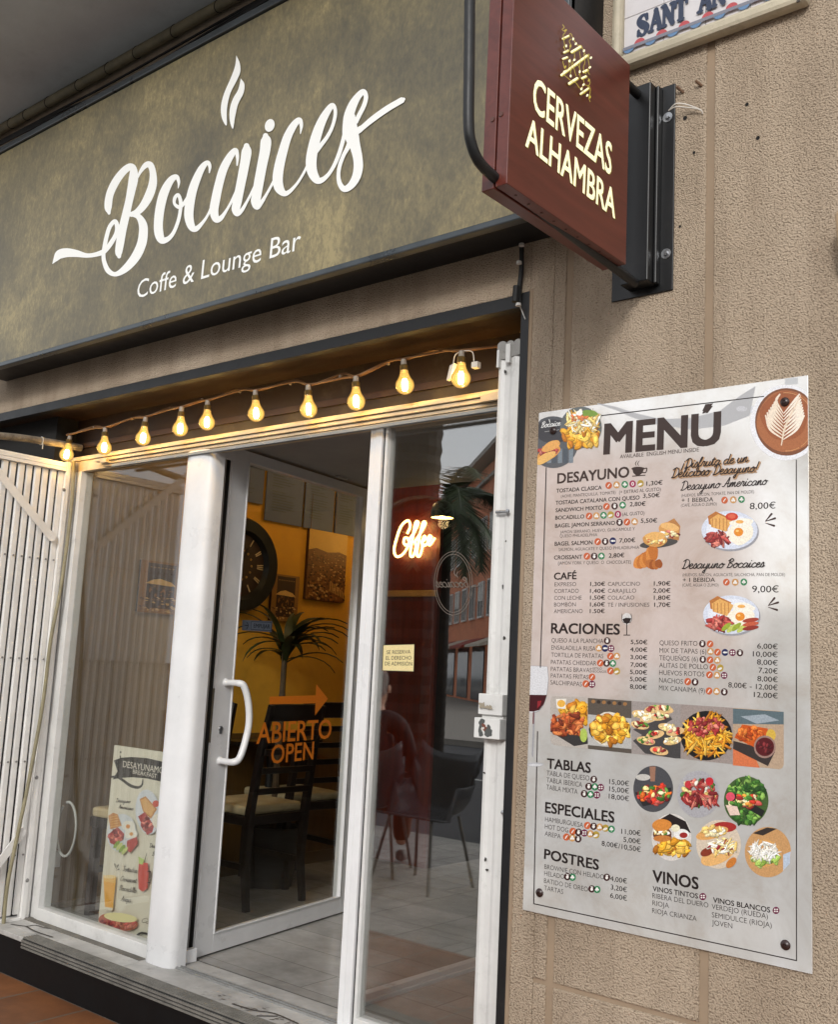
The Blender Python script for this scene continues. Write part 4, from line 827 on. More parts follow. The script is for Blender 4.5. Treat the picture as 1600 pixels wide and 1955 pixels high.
icons(A8, 2.58, [('r',358,65),('p',388,67),('r',860,54),('k',896,56),('r',965,100),('n',1002,102),('k',1040,105),('k',397,535),('k',372,570),('g',402,572),('p',431,575),('k',350,606),('g',381,609),('p',412,612),('r',365,762),('k',396,766),('n',426,770),('o',455,775),('g',484,780),('r',294,791),('k',322,795),('p',351,799),('n',380,803),('o',408,808),('r',262,819),('n',291,823),('k',320,828),('k',461,1017),('k',267,1014),('g',292,1017),('k',387,1074),('g',413,1077),('p',934,1112),('p',1295,1180)])
def E7(cx, cy, rx, ry, c, **k): ar.ell(*A7(cx, cy), rx / 2.667, ry / 2.667, c, **k)
def E8(cx, cy, rx, ry, c, **k): ar.ell(*A8(cx, cy), rx / 2.581, ry / 2.581, c, **k)
def heap(T, sc, cx, cy, rx, ry, pal, n, s0, s1, sd=1, el=1.8):
    r_ = random.Random(sd)
    for _ in range(n):
        a, q = r_.uniform(0, 6.283), math.sqrt(r_.random()); s = r_.uniform(s0, s1)
        c = r_.choice(pal); f = r_.uniform(.7, 1.25); c = tuple(min(1, v * f) for v in c)
        px_, py_ = cx + rx * q * math.cos(a), cy + ry * q * math.sin(a); ro = r_.uniform(0, 3.14); sd_ = r_.random(); e_ = el ** .5
        if s > 7: ar.ell(*T(px_ + s * .12, py_ + s * .16), s * e_ / sc, s / e_ / sc, tuple(v * .42 for v in c), rot=ro, n=9, wob=.14, sd=sd_)
        ar.ell(*T(px_, py_), s * e_ * .92 / sc, s / e_ * .92 / sc, c, rot=ro, n=10, wob=.14, sd=sd_)
        if s > 7:
            ar.ell(*T(px_ - s * .1, py_ - s * .14), s * e_ * .55 / sc, s / e_ * .5 / sc, tuple(min(1, v * 1.35 + .01) for v in c), rot=ro, n=8, wob=.2, sd=sd_)
            if r_.random() < .4: ar.ell(*T(px_ + r_.uniform(-.4, .4) * s, py_ + r_.uniform(-.3, .3) * s), s * .2 / sc, s * .16 / sc, tuple(v * .5 for v in c), n=6)
toast = [lin(214, 162, 92), lin(190, 128, 62), lin(232, 190, 130), lin(160, 98, 44)]
ham = [lin(150, 44, 44), lin(182, 78, 70), lin(120, 30, 34), lin(205, 120, 105)]
fry = [lin(226, 166, 46), lin(206, 140, 30), lin(240, 192, 84), lin(178, 108, 24)]
grn = [lin(60, 110, 40), lin(96, 150, 60), lin(40, 78, 30), lin(130, 170, 80)]
chz = [lin(240, 226, 180), lin(232, 208, 140), lin(250, 244, 226), lin(224, 190, 110)]
mix = ham + chz[:2] + grn[:2] + [lin(220, 60, 40)]
newpic('latte_photo')
# latte cup
cl = lin(226, 226, 230)
E7(1120, 215, 50, 30, lin(206, 208, 214)); E7(1110, 215, 28, 14, lin(190, 190, 194)); E7(1335, 285, 182, 192, cl, n=40); E7(1338, 282, 160, 172, lin(120, 72, 44), n=40); E7(1340, 280, 150, 160, lin(164, 100, 60), n=40, wob=.02); E7(1330, 250, 128, 120, lin(150, 84, 46), n=30, wob=.05)
for k in range(9):
    o = k * 15; E7(1322 + 3 * k, 210 + o, 0.1, .1, cl)
    ar.line([(*A7(1322, 370 - o * 1.1), 1.5), (*A7(1255 + 4 * k, 320 - o * 1.2), 4.5), (*A7(1232 + 9 * k, 250 - o * .9), 3)], 1, lin(232, 216, 196)); ar.line([(*A7(1325, 370 - o * 1.1), 1.5), (*A7(1390 - k, 320 - o * 1.25), 4.5), (*A7(1428 - 3 * k, 250 - o * .9), 3)], 1, lin(238, 226, 210))
ar.line([(*A7(1312, 400), 2), (*A7(1335, 300), 4), (*A7(1410, 150), 2)], 1, lin(226, 206, 182))
for a in (0, .5, 1.1, 4.6, 5.2): ar.line([(*A7(1338 + 138 * math.cos(a + t), 282 + 148 * math.sin(a + t)), 1.6) for t in np.linspace(0, .5, 6)], 1, lin(198, 140, 92))
newpic('snack_photo')
# top left photographs
E7(150, 385, 128, 132, lin(88, 90, 94), n=36); E7(150, 330, 95, 60, lin(62, 62, 66)); 
for k in range(6): ar.shape([A7(90 + k * 28, 420), A7(112 + k * 28, 418), A7(112 + k * 28, 490), A7(90 + k * 28, 492)], lin(120, 130, 138) if k % 2 else lin(76, 84, 92))
script(ar, 'Bocaices', A7(88, 312), A7(196, 298), 15 / 2.667, 1.3, lin(225, 225, 222)); ar.line([A7(130, 270), A7(134, 284)], 1.6, lin(225, 225, 222), 1); ar.line([A7(108, 332), A7(180, 322)], .8, lin(190, 190, 188), 1)
E7(128, 440, 64, 34, lin(214, 150, 78), rot=-.5, wob=.05); heap(A7, 2.667, 128, 434, 52, 18, ham, 22, 8, 16, 3); E7(112, 465, 60, 20, lin(226, 178, 104), rot=-.55, wob=.05); E7(140, 405, 52, 22, lin(222, 164, 92), rot=-.5, wob=.05)
E7(292, 310, 106, 106, lin(98, 104, 104), n=32); heap(A7, 2.667, 290, 350, 90, 52, fry, 46, 14, 26, 4, 2.2); heap(A7, 2.667, 300, 280, 85, 50, chz + fry[:1], 90, 7, 16, 5, 6); E7(335, 240, 38, 20, lin(120, 150, 62), wob=.1); heap(A7, 2.667, 285, 262, 40, 20, [lin(214, 120, 66)], 14, 6, 10, 6); E7(285, 238, 18, 12, lin(245, 243, 236), wob=.1)
newpic('small_icons')
# little icons
E7(582, 520, 33, 10, BR); ar.shape([A7(*p) for p in ((552, 516), (613, 514), (606, 540), (590, 554), (572, 554), (558, 541))], BR); ar.line([A7(612, 520), A7(627, 518), A7(622, 538), A7(606, 540)], 2, BR); ar.line([A7(554, 558), A7(618, 553)], 1.8, BR, 1)
for x in (574, 586): ar.line([(*A7(x, 506), .6), (*A7(x - 5, 494), 1.6), (*A7(x + 4, 478), .5)], 1, BR)
ar.ell(*A7(525, 1283), 9, 11, lin(200, 198, 196)); ar.shape([A7(*p) for p in ((503, 1285), (520, 1278), (548, 1280), (540, 1302), (526, 1310), (510, 1302))], K); ar.line([A7(525, 1308), A7(525, 1364)], 1.6, K, 1); ar.line([A7(510, 1366), A7(541, 1366)], 1.6, K, 1); ar.line([A7(501, 1258), A7(500, 1285), A7(510, 1303), A7(540, 1303), A7(550, 1285), A7(547, 1258)], .9, K)
for cx, cy in ((1240, 780), (1255, 1208)):
    for a, L_ in ((-2.0, 48), (-2.75, 62), (2.9, 44)): 
        e = (cx + 18 - L_ * .2, cy); ar.line([(*A7(cx - 30 * (a > -2.5) * 0 + (22 if a > -2.1 and a < 0 else 40 if a < 0 else 35), cy + (-30 if -2.1 < a < 0 else -8 if a < 0 else 30)), 4), (*A7(cx - 10, cy + (8 if a < 0 else 16)), 1)], 1, lin(60, 40, 36))
newpic('bagel_photo')
# bagels, croissants
E7(688, 900, 98, 22, lin(70, 68, 66), rot=-.12); ar.shape([A7(*p) for p in ((690, 815), (766, 772), (798, 812), (790, 885), (720, 870))], lin(176, 122, 70)); E7(740, 832, 56, 36, lin(206, 150, 84), rot=.3, wob=.04); heap(A7, 2.667, 742, 852, 44, 14, ham + chz, 24, 6, 12, 8); E7(745, 815, 50, 18, lin(226, 178, 112), rot=.25, wob=.05)
E7(668, 884, 64, 32, lin(200, 146, 80), wob=.05); heap(A7, 2.667, 668, 886, 50, 14, chz + [lin(206, 110, 60)], 22, 6, 12, 9); E7(670, 862, 54, 20, lin(222, 172, 102), wob=.05)
newpic('croissant_photo')
for k in range(6): E7(590 + k * 14, 1005 - k * 9 - 6 * abs(k - 2.5), 26, 42, (lin(206, 132, 62), lin(184, 108, 44))[k % 2], rot=.5 - k * .12, wob=.06)
for k in range(4): E7(640 + k * 16, 1012 - 6 * abs(k - 1.5), 18, 24, (lin(176, 104, 48), lin(150, 80, 32))[k % 2], rot=.3 - k * .2, wob=.06)
# breakfast plates
def plate(cx, cy, sd, avo):
    newpic('breakfast_photo')
    E7(cx + 4, cy + 8, 146, 100, lin(150, 150, 156), n=36); E7(cx, cy, 143, 98, lin(206, 212, 226), n=36); E7(cx, cy - 2, 118, 80, lin(222, 226, 236), n=36)
    for k, (dx, dy) in enumerate(((0, 0), (12, 14))):
        q = [(cx - 110 + dx, cy - 70 + dy), (cx - 70 + dx, cy - 95 + dy), (cx + 2 + dx, cy - 62 + dy), (cx - 30 + dx, cy - 5 + dy), (cx - 105 + dx, cy - 30 + dy)]; ar.shape([A7(*p) for p in q], (lin(178, 112, 54), lin(220, 168, 96))[k])
        for j in range(5): ar.line([A7(cx - 98 + dx + j * 18, cy - 72 + dy), A7(cx - 100 + dx + j * 19, cy - 30 + dy + j * 5)], 1.6, lin(182, 118, 60), 1)
    E7(cx + 55, cy + 18, 66, 56, lin(240, 232, 214), wob=.07, sd=sd, n=30); E7(cx + 62, cy - 36, 58, 24, lin(240, 234, 220), wob=.08, sd=sd + 1); E7(cx + 46, cy + 10, 24, 22, lin(222, 138, 40)); E7(cx + 40, cy + 4, 8, 6, lin(246, 196, 120)); E7(cx + 52, cy - 42, 20, 9, lin(230, 170, 90)) 
    heap(A7, 2.667, cx - 62, cy + 42, 55, 32, ham, 46, 8, 18, sd + 2, 3)
    if not avo: E7(cx + 12, cy - 68, 32, 20, lin(196, 62, 40)); E7(cx + 12, cy - 70, 20, 11, lin(214, 98, 70))
    else:
        for k in range(4): E7(cx - 24 + k * 26, cy + 62 + (k % 2) * 8, 30, 12, (lin(150, 168, 54), lin(186, 196, 96))[k % 2], rot=-.7)
        for k in range(3): E7(cx + 100, cy + 28 + k * 20, 42, 11, (lin(160, 62, 44), lin(190, 88, 60), lin(140, 48, 38))[k], rot=-.15)
plate(1048, 832, 11, False); plate(1056, 1262, 21, True)
newpic('wine_glass_picture')
# wine glass at the left edge
ar.shape([lim(A8(*p)) for p in ((60, -25), (168, -20), (174, 40), (165, 120), (148, 170), (125, 198), (100, 206), (75, 204))], lin(208, 208, 211)); ar.line([A8(174, 40), A8(165, 120), A8(148, 170), A8(125, 198), A8(104, 206)], .8, lin(120, 120, 124)); ar.line([A8(168, -20), A8(174, 40)], .8, lin(130, 130, 134), 1); ar.line([A8(80, -24), A8(168, -20)], .7, lin(140, 140, 144), 1); ar.shape([lim(A8(*p)) for p in ((70, 118), (166, 120), (150, 166), (128, 194), (100, 202), (72, 200))], lin(62, 12, 20)); ar.shape([lim(A8(*p)) for p in ((120, 150), (140, 148), (132, 172), (118, 186))], lin(140, 36, 44))
ar.line([A8(104, 205), A8(100, 300), A8(95, 420)], 3, lin(150, 150, 154)); ar.line([A8(100, 206), A8(99, 260)], 2.4, lin(96, 20, 28), 1); E8(108, 462, 42, 10, lin(168, 168, 172)); E8(110, 464, 34, 6, lin(200, 200, 202))
# photo strip
def quad(u0, u1, v0=0., v1=1.):
    Lx, Rx = 183, 1333
    P = lambda u, v: A8(u, (122 + (200 - 122) * (u - Lx) / (Rx - Lx)) * (1 - v) + (365 + (488 - 365) * (u - Lx) / (Rx - Lx)) * v)
    r = 22
    if u0 == Lx: return [P(u0 + r, 0), P(u1, 0), P(u1, 1), P(u0 + r, 1), P(u0 + r * .3, .97), P(u0, 1 - .09), P(u0, .09), P(u0 + r * .3, .03)]
    if u1 == Rx: return [P(u0, 0), P(u1 - r, 0), P(u1 - r * .3, .03), P(u1, .09), P(u1, .91), P(u1 - r * .3, .97), P(u1 - r, 1), P(u0, 1)]
    return [P(u0, v0), P(u1, v0), P(u1, v1), P(u0, v1)]
def clipheap(x0, x1, *a, **k):
    global lim
    o = ar.fn; e0, e1 = A8(x0, 0)[0], A8(x1, 0)[0]
    ar.fn = lambda p: fb((min(max(p[0], e0), e1), p[1])); heap(*a, **k); ar.fn = o
newpic('food_photo'); ar.shape(quad(183, 368), lin(176, 168, 160)); ar.shape([A8(*p) for p in ((183, 300), (235, 240), (368, 330), (368, 360), (300, 372))], lin(52, 50, 50)); clipheap(184, 367, A8, 2.581, 308, 205, 66, 48, fry, 44, 16, 26, 31, 1.3); clipheap(184, 367, A8, 2.581, 270, 270, 80, 58, [lin(160, 70, 34), lin(188, 92, 44), lin(126, 50, 26), lin(204, 120, 66)], 70, 9, 20, 32, 2.5); E8(348, 318, 18, 34, lin(170, 190, 88)); ar.shape([A8(*p) for p in ((212, 140), (262, 138), (258, 188), (216, 186))], lin(228, 224, 214)); E8(238, 162, 20, 18, lin(226, 172, 72))
newpic('food_photo'); ar.shape(quad(368, 583), lin(86, 78, 70)); ar.shape([A8(*p) for p in ((368, 215), (583, 235), (583, 386), (368, 366))], lin(178, 176, 172)); E8(476, 290, 104, 72, lin(40, 38, 38)); E8(476, 288, 98, 78, lin(216, 210, 196), wob=.06)
for k in range(7): E8(395 + k * 26, 152 + k * 2, 10, 9, (lin(150, 108, 66), lin(52, 44, 40))[k % 2])
clipheap(370, 581, A8, 2.581, 474, 288, 88, 66, fry, 110, 13, 22, 33, 1.4)
newpic('food_photo'); ar.shape(quad(583, 825), lin(150, 142, 138)); ar.shape([A8(*p) for p in ((590, 345), (745, 250), (825, 290), (825, 432), (800, 432), (650, 408))], lin(66, 64, 64)); ar.shape([A8(*p) for p in ((590, 290), (770, 220), (785, 240), (640, 320))], lin(70, 66, 66))
for k, (x, y) in enumerate(((630, 215), (690, 190), (745, 190), (670, 235), (625, 268), (725, 225), (760, 280), (700, 315), (655, 345), (785, 345), (720, 395), (800, 300))):
    E8(x, y, 46, 20, lin(222, 184, 128), rot=.2 * (-1) ** k); clipheap(584, 824, A8, 2.581, x, y - 4, 34, 10, (mix if k % 3 else chz), 12, 7, 13, 40 + k)
newpic('food_photo'); ar.shape(quad(825, 1083), lin(150, 138, 132)); E8(952, 320, 128, 122, lin(22, 22, 24), n=36); clipheap(826, 1082, A8, 2.581, 955, 320, 108, 96, fry, 150, 9, 18, 51, 7); clipheap(826, 1082, A8, 2.581, 950, 275, 84, 44, ham, 60, 6, 14, 52, 1.5)
newpic('food_photo'); ar.shape(quad(1083, 1333), lin(176, 152, 128)); ar.shape([A8(*p) for p in ((1083, 186), (1333, 203), (1333, 265), (1083, 262))], lin(88, 104, 110)); ar.shape([A8(*p) for p in ((1120, 225), (1240, 215), (1310, 245), (1200, 262))], lin(150, 160, 168)); ar.shape([A8(*p) for p in ((1083, 380), (1160, 360), (1215, 478), (1083, 466))], lin(204, 112, 70)); ar.shape([A8(*p) for p in ((1085, 345), (1290, 400), (1255, 470), (1083, 385))], lin(54, 46, 44)); ar.shape([A8(*p) for p in ((1128, 265), (1255, 285), (1245, 350), (1205, 385), (1090, 330))], lin(196, 84, 24)); clipheap(1084, 1332, A8, 2.581, 1170, 315, 62, 38, [lin(206, 96, 30), lin(178, 70, 18), lin(222, 124, 50)], 40, 8, 15, 53); E8(1270, 318, 24, 30, lin(206, 170, 70)); E8(1240, 375, 54, 56, lin(150, 120, 110)); E8(1240, 375, 46, 46, lin(84, 18, 24)); heap(A8, 2.581, 1240, 372, 36, 34, [lin(120, 40, 44), lin(70, 12, 18)], 18, 6, 10, 54)
# six round photographs
def rnd_photo(cx, cy, rx, ry, bg): newpic('round_food_photo'); E8(cx, cy, rx, ry, bg, n=40)
rnd_photo(690, 582, 98, 114, lin(72, 72, 76)); E8(640, 525, 36, 16, lin(190, 186, 180)); ar.shape([A8(*p) for p in ((672, 472), (702, 472), (698, 545), (676, 545))], lin(150, 110, 90)); ar.shape([A8(*p) for p in ((600, 600), (780, 575), (770, 640), (640, 668))], lin(40, 38, 40)); heap(A8, 2.581, 695, 608, 78, 42, mix + [lin(226, 110, 40)], 80, 8, 17, 61)
rnd_photo(912, 608, 104, 116, lin(164, 162, 166)); heap(A8, 2.581, 915, 600, 84, 62, chz + ham + grn[:1], 80, 8, 18, 62); heap(A8, 2.581, 920, 640, 84, 24, ham, 40, 8, 16, 63, 4); E8(968, 545, 20, 20, lin(190, 40, 50)); E8(862, 560, 16, 18, lin(190, 50, 60))
rnd_photo(1148, 640, 110, 120, lin(66, 92, 46)); heap(A8, 2.581, 1150, 590, 88, 62, grn, 110, 7, 15, 64); heap(A8, 2.581, 1150, 715, 70, 36, grn, 40, 7, 15, 65); ar.shape([A8(*p) for p in ((1050, 620), (1095, 605), (1240, 690), (1225, 720))], lin(30, 30, 30)); heap(A8, 2.581, 1140, 640, 76, 30, mix + [lin(232, 150, 60)], 50, 9, 18, 66); E8(1072, 620, 22, 22, lin(214, 80, 100)); ar.shape([A8(*p) for p in ((1048, 660), (1105, 668), (1120, 710), (1070, 712))], lin(222, 196, 180))
rnd_photo(780, 820, 98, 116, lin(206, 200, 194)); ar.shape([A8(*p) for p in ((712, 738), (772, 704), (850, 742), (876, 800), (800, 770), (760, 775))], lin(34, 26, 26)); heap(A8, 2.581, 785, 870, 84, 44, fry, 60, 12, 22, 67, 2.2); E8(830, 805, 38, 26, lin(228, 226, 222)); E8(840, 810, 20, 14, lin(150, 40, 36)); E8(800, 775, 22, 18, lin(226, 220, 190)); E8(735, 805, 46, 34, lin(96, 56, 36)); heap(A8, 2.581, 735, 796, 38, 8, chz + grn[:2], 16, 6, 10, 68); E8(733, 760, 48, 30, lin(206, 132, 58), wob=.03); E8(735, 826, 44, 16, lin(190, 120, 58))
rnd_photo(1012, 855, 110, 120, lin(206, 190, 170)); E8(1040, 770, 60, 26, lin(160, 44, 40)); E8(980, 800, 82, 28, lin(214, 158, 92), rot=-.25); heap(A8, 2.581, 985, 790, 60, 22, chz + [lin(236, 232, 224)], 34, 7, 15, 69); E8(1010, 905, 92, 44, lin(222, 172, 108), rot=-.45); E8(955, 892, 34, 20, lin(130, 54, 34), rot=-.4); heap(A8, 2.581, 1030, 865, 66, 36, chz + ham[:1] + [lin(244, 242, 236)], 70, 6, 14, 70, 4); E8(1075, 945, 32, 18, lin(196, 120, 50), rot=-.8)
rnd_photo(1255, 893, 114, 124, lin(192, 146, 96)); ar.shape([A8(*p) for p in ((1330, 905), (1368, 890), (1362, 950), (1330, 985))], lin(178, 190, 206)); ar.shape([A8(*p) for p in ((1180, 800), (1250, 772), (1300, 778), (1230, 812))], lin(52, 44, 40)); E8(1240, 900, 78, 70, lin(210, 158, 92), wob=.04); heap(A8, 2.581, 1240, 925, 68, 40, [lin(150, 178, 84), lin(176, 196, 112), lin(122, 150, 60)], 40, 9, 16, 71); heap(A8, 2.581, 1235, 885, 66, 46, [lin(236, 232, 222), lin(248, 246, 240), lin(220, 214, 200)], 110, 5, 12, 72, 5)
newpic('')
each('cap_screw', M('dark_brown_cap', lin(48, 30, 26), .3, vs=20), mn, (A7(150, 326), A7(1330, 180), A8(130, 1093), A8(1342, 1350)), lambda mb, p: mb.lathe(onY(p, YM - .001), [(.0115, 0), (.0115, .002), (.009, .005), (.004, .0065), (.003, .004), (0, .004)], 20, (0, -1, 0)), smooth=True)
# ------------------------------------------------------------------ string of bulbs
sl = thing('string_light', 'string of ten glowing amber filament bulbs hung under the doorway soffit', 'string light', (-3.2, .1, 2.4))
bulb_g, nt, b = newmat('amber_bulb_glass'); L = nt.links.new; nt.nodes.remove(b)
tr = N(nt, 'ShaderNodeBsdfTransparent'); tr.inputs[0].default_value = (1, .86, .55, 1); gls = N(nt, 'ShaderNodeBsdfGlossy'); gls.inputs['Roughness'].default_value = .02
lw = N(nt, 'ShaderNodeLayerWeight', Blend=.35); em = N(nt, 'ShaderNodeEmission'); em.inputs[0].default_value = (1, .6, .16, 1); em.inputs[1].default_value = 1.0
pw = N(nt, 'ShaderNodeMath', operation='POWER'); iv = N(nt, 'ShaderNodeMath', operation='SUBTRACT'); iv.inputs[0].default_value = 1; L(lw.outputs['Facing'], iv.inputs[1]); L(iv.outputs[0], pw.inputs[0]); pw.inputs[1].default_value = 2.5
ml = N(nt, 'ShaderNodeMath', operation='MULTIPLY_ADD'); L(pw.outputs[0], ml.inputs[0]); ml.inputs[1].default_value = 1.9; ml.inputs[2].default_value = .35; L(ml.outputs[0], em.inputs[1])
a1 = N(nt, 'ShaderNodeMixShader'); L(lw.outputs['Fresnel'], a1.inputs[0]); L(tr.outputs[0], a1.inputs[1]); L(gls.outputs[0], a1.inputs[2])
a2 = N(nt, 'ShaderNodeMixShader'); a2.inputs[0].default_value = .3; L(a1.outputs[0], a2.inputs[1]); L(em.outputs[0], a2.inputs[2]); L(a2.outputs[0], nt.nodes['Material Output'].inputs[0])
fil_m, nt, b = newmat('glowing_filament'); b.inputs['Emission Color'].default_value = (1, .74, .34, 1); b.inputs['Emission Strength'].default_value = 34
sock_m = M('brass_socket', lin(120, 100, 60), .35, metal=.6, vs=30); cap_m = M('grey_bulb_cap', lin(150, 140, 128), .5, vs=20)
wire_m = M('brown_twisted_wire', lin(110, 76, 42), .6, vs=30)
tops = []
BP = [((127, 868), (128, 833)), ((199, 855), (203, 825)), ((273, 837), (275, 805)), ((344, 819), (349, 788)), ((395, 807), (398, 776)), ((489, 790), (495, 757)), ((589, 782), (591, 750)), ((680, 767), (682, 733)), ((773, 736), (772, 702)), ((880, 723), (882, 683))]
bp0 = None
for i, (pc, pt) in enumerate(BP):
    c = onY(pc, .1)
    if bp0 is None:
        bp0 = bpy.data.objects.new('bulb', None); COL.objects.link(bp0); bp0.parent = sl; bp0.location = c - sl.location
        k = Vector((0, 0, 0))
        prof = [(.0, -.0305)] + [(.0305 * math.sin(a), -.0305 * math.cos(a)) for a in np.linspace(.25, 2.0, 12)] + [(.0225, .021), (.0175, .031), (.0145, .04), (.0135, .05)]
        mb = MB(); mb.lathe(c, [(r * 1.08, z * 1.05) for r, z in prof], 24); mb.build('bulb_glass', bulb_g, bp0, smooth=True)
        mb = MB()
        for a in range(4):
            x, y = .008 * math.cos(a * 1.57 + .5), .008 * math.sin(a * 1.57 + .5); mb.tube([c + Vector((x * .5, y * .5, .022)), c + Vector((x, y, .012)), c + Vector((x, y, -.013)), c + Vector((x * .5, y * .5, -.018))], .0036, 6)
        mb.build('filament', fil_m, bp0, smooth=True)
        mb = MB(); mb.lathe(c, [(.0135, .047)] + [(.0145 - .0012 * (j % 2), .049 + j * .0025) for j in range(9)] + [(.0125, .073)], 18); mb.build('socket', sock_m, bp0, smooth=True)
        mb = MB(); mb.lathe(c, [(.0125, .072), (.011, .074), (.0095, .092), (.007, .094), (0, .094)], 14); mb.build('cap', cap_m, bp0, smooth=True)
        lt = bpy.data.lights.new('bulb_light', 'POINT'); lt.energy = .62; lt.color = (1, .62, .24); lt.shadow_soft_size = .02
        lo = bpy.data.objects.new('bulb_light', lt); COL.objects.link(lo); lo.parent = bp0
        cur = bp0
    else:
        cur = copy_tree(bp0, sl); cur.location = c - sl.location
    cur.rotation_euler = (rnd.uniform(-.1, .1), rnd.uniform(-.13, .13), rnd.uniform(0, 3))
    tops.append(c + Vector((0, 0, .094)))
mb = MB()
for off in (0, 1):
    path = []
    for i, t in enumerate(tops):
        path.append(t + Vector((0, .006 * off, .002)))
        if i < len(tops) - 1:
            n_ = tops[i + 1]; m_ = (t + n_) / 2
            path.append(m_ + Vector((rnd.uniform(-.03, .03), .03 + .006 * off, .018 + rnd.uniform(-.004, .012) + .006 * off)))
    path = [tops[0] + Vector((-.1, .06, .03))] + path + [tops[-1] + Vector((.1, .05, .012)), tops[-1] + Vector((.25, .05, -.012))]
    mb.tube([Vector(q) for q in spline([tuple(p) for p in path], 6)], .0046, 7)
mb.build('wire', wire_m, sl, smooth=True)
mb = MB(); t = tops[-1]
for dx, dz in ((-.035, -.045), (.052, -.05)):
    mb.tube([Vector(q) for q in spline([tuple(t), tuple(t + Vector((dx * .8, 0, -.01))), tuple(t + Vector((dx, 0, dz)))], 5)], .002, 6)
    e = t + Vector((dx, 0, dz))
    if dx < 0: mb.obox(e + Vector((-.02, -.008, -.05)), (.018, 0, .006), (0, .016, 0), (.012, 0, .05))
    else: mb.box(e + Vector((-.004, -.01, -.018)), e + Vector((.02, .01, .002)))
mb.build('plug', M('white_plug', lin(205, 200, 190), .5), sl, bevel=.002)
each('wire_clip', M('clip_plastic', lin(160, 150, 135), .5), sl, [(tops[i] + tops[i + 1]) / 2 + Vector((0, .034, .024)) for i in range(9)], lambda mb, m_: mb.box(m_ - Vector((.004, .004, .005)), m_ + Vector((.004, .004, .006))))

# ------------------------------------------------------------------ the room inside
XW, YB, FZ = -4.6, 2.62, .171
XR = onY((834, 1133), YB - .04).x                     # right end of the wood panelling; the unlit passage beyond
ZRAIL, ZTOP = onY((785, 1133), YB - .04).z, onY((790, 924), YB - .04).z
def mat_floor():
    return mat_tiles('grey_wood_floor', 0, lin(182, 181, 178), lin(166, 165, 162), lin(112, 110, 106), 1.2, .2, .0018, .26, rot=math.radians(0), bump=.1, off=.4, var=3.)
mb = MB(); mb.poly([(XW, .335, FZ), (2.4, .335, FZ), (2.4, 5.2, FZ), (XW, 5.2, FZ)]); tag(mb.build('floor', mat_floor()), 'grey wood look floor of the bar', None, None, 'structure')
yellow_m = M('yellow_textured_paint', lin(208, 150, 38), .75, vs=4., var=.12, bump=1.2, bs=22)
room = thing('bar_interior', 'yellow side wall and dark red wood back wall of the bar seen through the glass', 'room', (-3, 1.6, .17))
mb = MB(); mb.box((XW - .08, .3, 0), (XW, YB + .08, 2.9)); mb.build('yellow_wall', yellow_m, room)
mb = MB(); mb.box((XW, YB, 0), (XR - .012, YB + .08, 2.9)); mb.build('back_wall', yellow_m, room)
mb = MB(); mb.box((XR - .011, YB + .0005, 0), (XR, 5.2, 2.9)); mb.box((XR - .08, 5.2, 0), (2.48, 5.28, 2.9)); mb.box((2.4, .3, 0), (2.48, 5.2, 2.9)); mb.build('passage_wall', M('unlit_passage_tone', lin(34, 24, 18), .8, vs=2), room)  # dark colour stands in for the lack of light beyond the panelling
mb = MB(); mb.box((XW, .34, .17), (XW + .008, .98, 2.75)); mb.build('beige_panel', M('beige_plaster', lin(150, 128, 100), .8, vs=3, var=.1), room)
mb = MB(); red = mat_wood('dark_red_wood', lin(84, 22, 10), lin(118, 38, 16), 'Z', .42, 1.6)
mb.box((XW + .03, YB - .03, .17), (XR, YB - .001, ZTOP))
mb.build('wood_panel', red, room, bevel=.002)
mb = MB(); mb.box((XW + .03, YB - .05, ZRAIL - .02), (XR, YB - .03, ZRAIL + .02)); mb.box((XW + .03, YB - .04, ZTOP), (XR, YB - .001, ZTOP + .06)); mb.build('cream_rail', M('cream_rail_paint', lin(196, 160, 96), .5, vs=5), room, bevel=.002)
mb = MB(); mb.box((XW, .27, 2.78), (2.4, 5.2, 2.86)); mb.build('room_ceiling', M('grey_room_ceiling', lin(160, 156, 150), .8, vs=2), room)
mb = MB(); mb.box((XW, 1.0, .17), (XW + .01, YB - .03, .95)); mb.build('dim_wall_panel', mat_wood('dim_wall_brown', lin(84, 58, 22), lin(108, 76, 30), 'Z', .5, 1.8), room, bevel=.002)  # added panel, its brown stands for dim light on the lower yellow wall
mb = MB(); mb.box((XW, 1.0, .17), (XW + .018, YB - .03, .24)); mb.build('skirting', M('cream_skirting', lin(110, 88, 58), .5), room, bevel=.002)

# ------------------------------------------------------------------ clock
cc = onX((455, 1078), XW + .03); ck = thing('wall_clock', 'large round black wall clock with pale roman numerals on the yellow wall', 'clock', tuple(cc))
mb = MB(); mb.lathe(cc, [(.0, -.03), (.272, -.03), (.276, .02), (.262, .045), (.2, .04), (.186, .02), (.18, .012)], 56, (1, 0, 0)); mb.build('rim', M('black_clock_rim', lin(20, 18, 17), .35, vs=20), ck, smooth=True)
mb = MB(); mb.lathe(cc, [(.186, .012), (.12, .014), (.0, .012)], 48, (1, 0, 0)); mb.build('dial', mat_wood('dark_dial_wood', lin(38, 22, 14), lin(60, 36, 22), 'Z', .5), ck)
mb = MB()
for h in range(12):
    a = math.radians(90 - h * 30); nb = (2, 1, 2, 3, 2, 1, 2, 3, 4, 2, 1, 2)[h]
    for j in range(nb):
        o = (j - (nb - 1) / 2) * .011; rd = Vector((0, math.cos(a), math.sin(a))); tg = Vector((0, -math.sin(a), math.cos(a)))
        mb.bar(cc + Vector((.017, 0, 0)) + rd * .128 + tg * o * .8, cc + Vector((.017, 0, 0)) + rd * .172 + tg * o * 1.15, .006, .004, (1, 0, 0))
mb.build('numerals', M('cream_numerals', lin(222, 196, 148), .5), ck)
